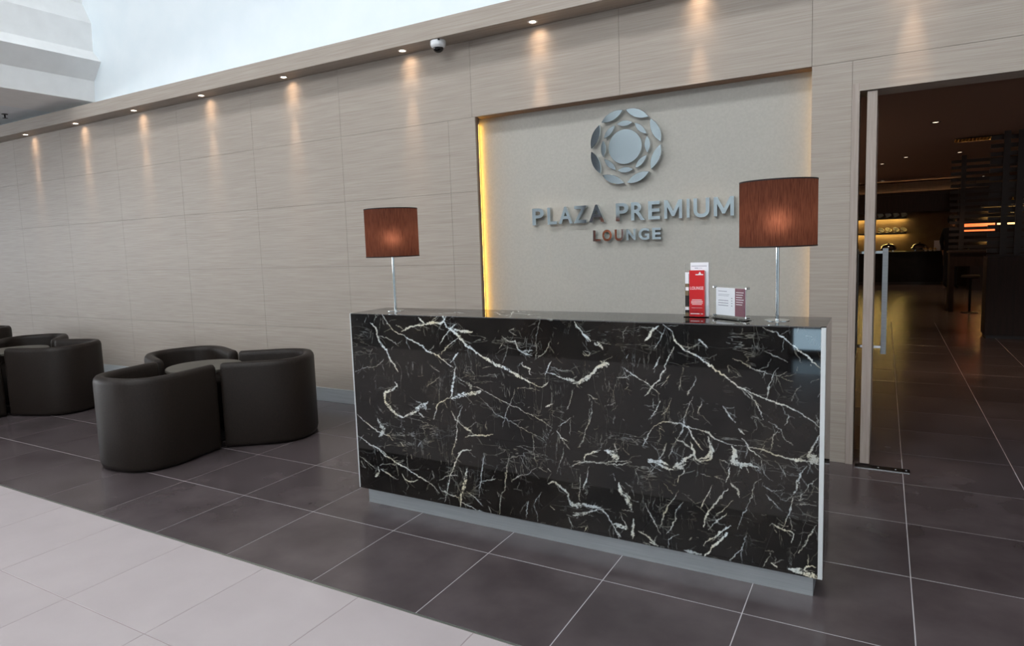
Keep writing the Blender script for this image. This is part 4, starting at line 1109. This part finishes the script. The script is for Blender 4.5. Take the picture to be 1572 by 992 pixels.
# guest standing by the buffet, half hidden by the screen
def person(loc, rz, label):
    V = {'pelvis': (0, 0, 0.94), 'waist': (0, 0.005, 1.08), 'chest': (0, 0, 1.30), 'neck0': (0, 0.005, 1.46), 'neck1': (0, -0.005, 1.54), 'head': (0, -0.015, 1.64), 'crown': (0, -0.005, 1.735),
         'shl': (0.155, 0.005, 1.41), 'ell': (0.215, 0.02, 1.14), 'wrl': (0.205, -0.06, 0.91), 'hal': (0.20, -0.085, 0.82), 'shr': (-0.155, 0.005, 1.41), 'elr': (-0.225, 0.0, 1.14), 'wrr': (-0.17, -0.16, 1.02), 'har': (-0.14, -0.24, 1.0),
         'hil': (0.09, 0, 0.88), 'knl': (0.10, -0.01, 0.49), 'anl': (0.105, 0.02, 0.09), 'tol': (0.115, -0.13, 0.035), 'hir': (-0.09, 0, 0.88), 'knr': (-0.10, -0.01, 0.49), 'anr': (-0.105, 0.02, 0.09), 'tor': (-0.115, -0.13, 0.035)}
    Rr = {'pelvis': (.15, .11), 'waist': (.135, .10), 'chest': (.155, .115), 'neck0': (.065, .06), 'neck1': (.052, .055), 'head': (.072, .092), 'crown': (.05, .06), 'shl': (.065, .07), 'ell': (.046, .046), 'wrl': (.032, .03), 'hal': (.02, .035), 'shr': (.065, .07), 'elr': (.046, .046), 'wrr': (.032, .03), 'har': (.035, .02),
          'hil': (.09, .095), 'knl': (.06, .062), 'anl': (.045, .05), 'tol': (.042, .032), 'hir': (.09, .095), 'knr': (.06, .062), 'anr': (.045, .05), 'tor': (.042, .032)}
    Ed = [('pelvis', 'waist'), ('waist', 'chest'), ('chest', 'neck0'), ('neck0', 'neck1'), ('neck1', 'head'), ('head', 'crown'), ('chest', 'shl'), ('shl', 'ell'), ('ell', 'wrl'), ('wrl', 'hal'), ('chest', 'shr'), ('shr', 'elr'), ('elr', 'wrr'), ('wrr', 'har'),
          ('pelvis', 'hil'), ('hil', 'knl'), ('knl', 'anl'), ('anl', 'tol'), ('pelvis', 'hir'), ('hir', 'knr'), ('knr', 'anr'), ('anr', 'tor')]
    V, Rr, Ed = dict(V), dict(Rr), list(Ed)
    # five fingers on each hand
    for s, hd, fwd in (('l', 'hal', Vector((0, -0.25, -1))), ('r', 'har', Vector((0.25, -1, -0.1)))):
        f = fwd.normalized(); side = Vector((0, -1, 0.25)) if s == 'l' else Vector((1, 0.2, 0))
        h0 = Vector(V[hd])
        for i, (o, ln_) in enumerate(((-0.024, 0.075), (-0.008, 0.085), (0.008, 0.08), (0.024, 0.06))):
            k0, k1 = '%sf%da' % (s, i), '%sf%db' % (s, i)
            V[k0] = tuple(h0+f*0.05+side.normalized()*o); V[k1] = tuple(h0+f*(0.05+ln_*0.7)+side.normalized()*o+Vector((0, -0.012, -0.01)))
            Rr[k0] = (.0095, .0095); Rr[k1] = (.008, .008); Ed += [(hd, k0), (k0, k1)]
        V[s+'th'] = tuple(h0+side.normalized()*0.05+f*0.03); Rr[s+'th'] = (.010, .010); Ed.append((hd, s+'th'))
    ks = list(V)
    me = bpy.data.meshes.new('person')
    me.from_pydata([V[k] for k in ks], [(ks.index(a), ks.index(b)) for a, b in Ed], []); me.update()
    o = bpy.data.objects.new('person_tmp', me); COL.objects.link(o)
    o.modifiers.new('skin', 'SKIN')
    for i, k in enumerate(ks):
        me.skin_vertices[0].data[i].radius = Rr[k]
        me.skin_vertices[0].data[i].use_root = (k == 'pelvis')
    sd = o.modifiers.new('sub', 'SUBSURF'); sd.levels = 2; sd.render_levels = 2
    dg = bpy.context.evaluated_depsgraph_get()
    me2 = bpy.data.meshes.new_from_object(o.evaluated_get(dg))
    bpy.data.objects.remove(o)
    me2.materials.clear(); me2.materials.append(MAT['dark_cloth']); me2.materials.append(MAT['skin'])
    zmin = min(v.co.z for v in me2.vertices)
    for v in me2.vertices: v.co.z -= zmin
    for p in me2.polygons:
        p.use_smooth = True
        c = p.center
        hand = (c.z < 0.93-zmin and c.x > 0.15) or (c.y < -0.18 and c.z > 0.8)
        p.material_index = 1 if (c.z > 1.50-zmin or hand) else 0
    t = tag(empty('person', loc, rz), label, 'person')
    link('body', me2, None, t)
    hz = 1.64-zmin
    bm = bmesh.new(); bmesh.ops.create_uvsphere(bm, u_segments=20, v_segments=14, radius=1.0)
    for v in bm.verts:
        v.co = Vector((v.co.x*0.085, v.co.y*0.108+0.012, v.co.z*0.125+hz+0.02))
    bmesh.ops.delete(bm, geom=[v for v in bm.verts if (v.co.y < -0.055 and v.co.z < hz+0.075) or v.co.z < hz-0.075], context='VERTS')
    link('hair', bm_mesh('hair', bm, True), MAT['dark_cloth'], t)
    bm = bmesh.new()
    for sx in (-1, 1):
        bmesh.ops.create_uvsphere(bm, u_segments=8, v_segments=6, radius=0.012, matrix=Matrix.Translation((sx*0.03, -0.098, hz+0.005)))
    link('eyes', bm_mesh('eyes', bm, True), MAT['dome_black'], t)
    bm = bmesh.new(); bmesh.ops.create_cone(bm, segments=8, radius1=0.016, radius2=0.004, depth=0.045, matrix=Matrix.Translation((0, -0.112, hz-0.015)))
    link('nose', bm_mesh('nose', bm, True), MAT['skin'], t)
    box('mouth', -0.022, 0.022, -0.104, -0.096, hz-0.058, hz-0.050, MAT['print_maroon'], t)
    bm = bmesh.new()
    for sx in (-1, 1):
        bmesh.ops.create_uvsphere(bm, u_segments=8, v_segments=6, radius=1.0, matrix=Matrix.Translation((sx*0.086, 0.0, hz-0.005)) @ Matrix.Diagonal((0.010, 0.022, 0.032, 1)))
    link('ears', bm_mesh('ears', bm, True), MAT['skin'], t)
person((1.42, 19.6, 0), math.radians(150), 'person in black clothes standing at the buffet, half hidden by the slatted screen')

# unseen kiosk added behind the camera to give the desk its pale blue reflection
ki = tag(empty('reflection_kiosk', (-0.75, -3.1, 0)), 'added dark kiosk, its pale blue lit panel made to be mirrored in the marble front', 'kiosk')
box('body', -0.24, 0.24, -0.08, 0.08, 0.0, 1.45, MAT['dark_column'], ki, bevel=0.01)
box('lit_panel', -0.17, 0.17, 0.081, 0.088, 0.08, 0.33, MAT['reflection_glow'], ki)

# fill uplights added on the lounge side walls, out of sight, to brighten the ceiling
for k, (x, y, s_) in enumerate(((-2.5, 9.5, 1), (-2.5, 13.0, 1), (-2.5, 17.0, 1), (7.0, 8.5, -1), (7.0, 13.0, -1), (7.0, 17.5, -1))):
    t = tag(empty('fill_uplight', (x, y, 1.9)), ('%s added brass fill uplight on the %s lounge wall' % (['first', 'second', 'third'][k % 3], 'left' if s_ > 0 else 'right')), 'fill lamp', 'added lounge fill uplights')
    box('bracket', 0.0 if s_ > 0 else -0.05, 0.05 if s_ > 0 else 0.0, -0.02, 0.02, -0.05, 0.0, MAT['brass'], t)
    o = link('cup', lathe_mesh('cup', [(0.0, 0.0), (0.05, 0.0), (0.08, 0.12), (0.075, 0.12), (0.045, 0.01), (0.0, 0.01)], 20), MAT['brass'], t); o.location = (0.09*s_, 0, -0.04)
    l = bpy.data.lights.new('fill_uplight_light', 'POINT'); l.energy = 34; l.color = (1.0, 0.62, 0.40); l.shadow_soft_size = 0.05
    lo = bpy.data.objects.new('fill_uplight_light', l); COL.objects.link(lo); lo.parent = t; lo.location = (0.09*s_, 0, 0.10)
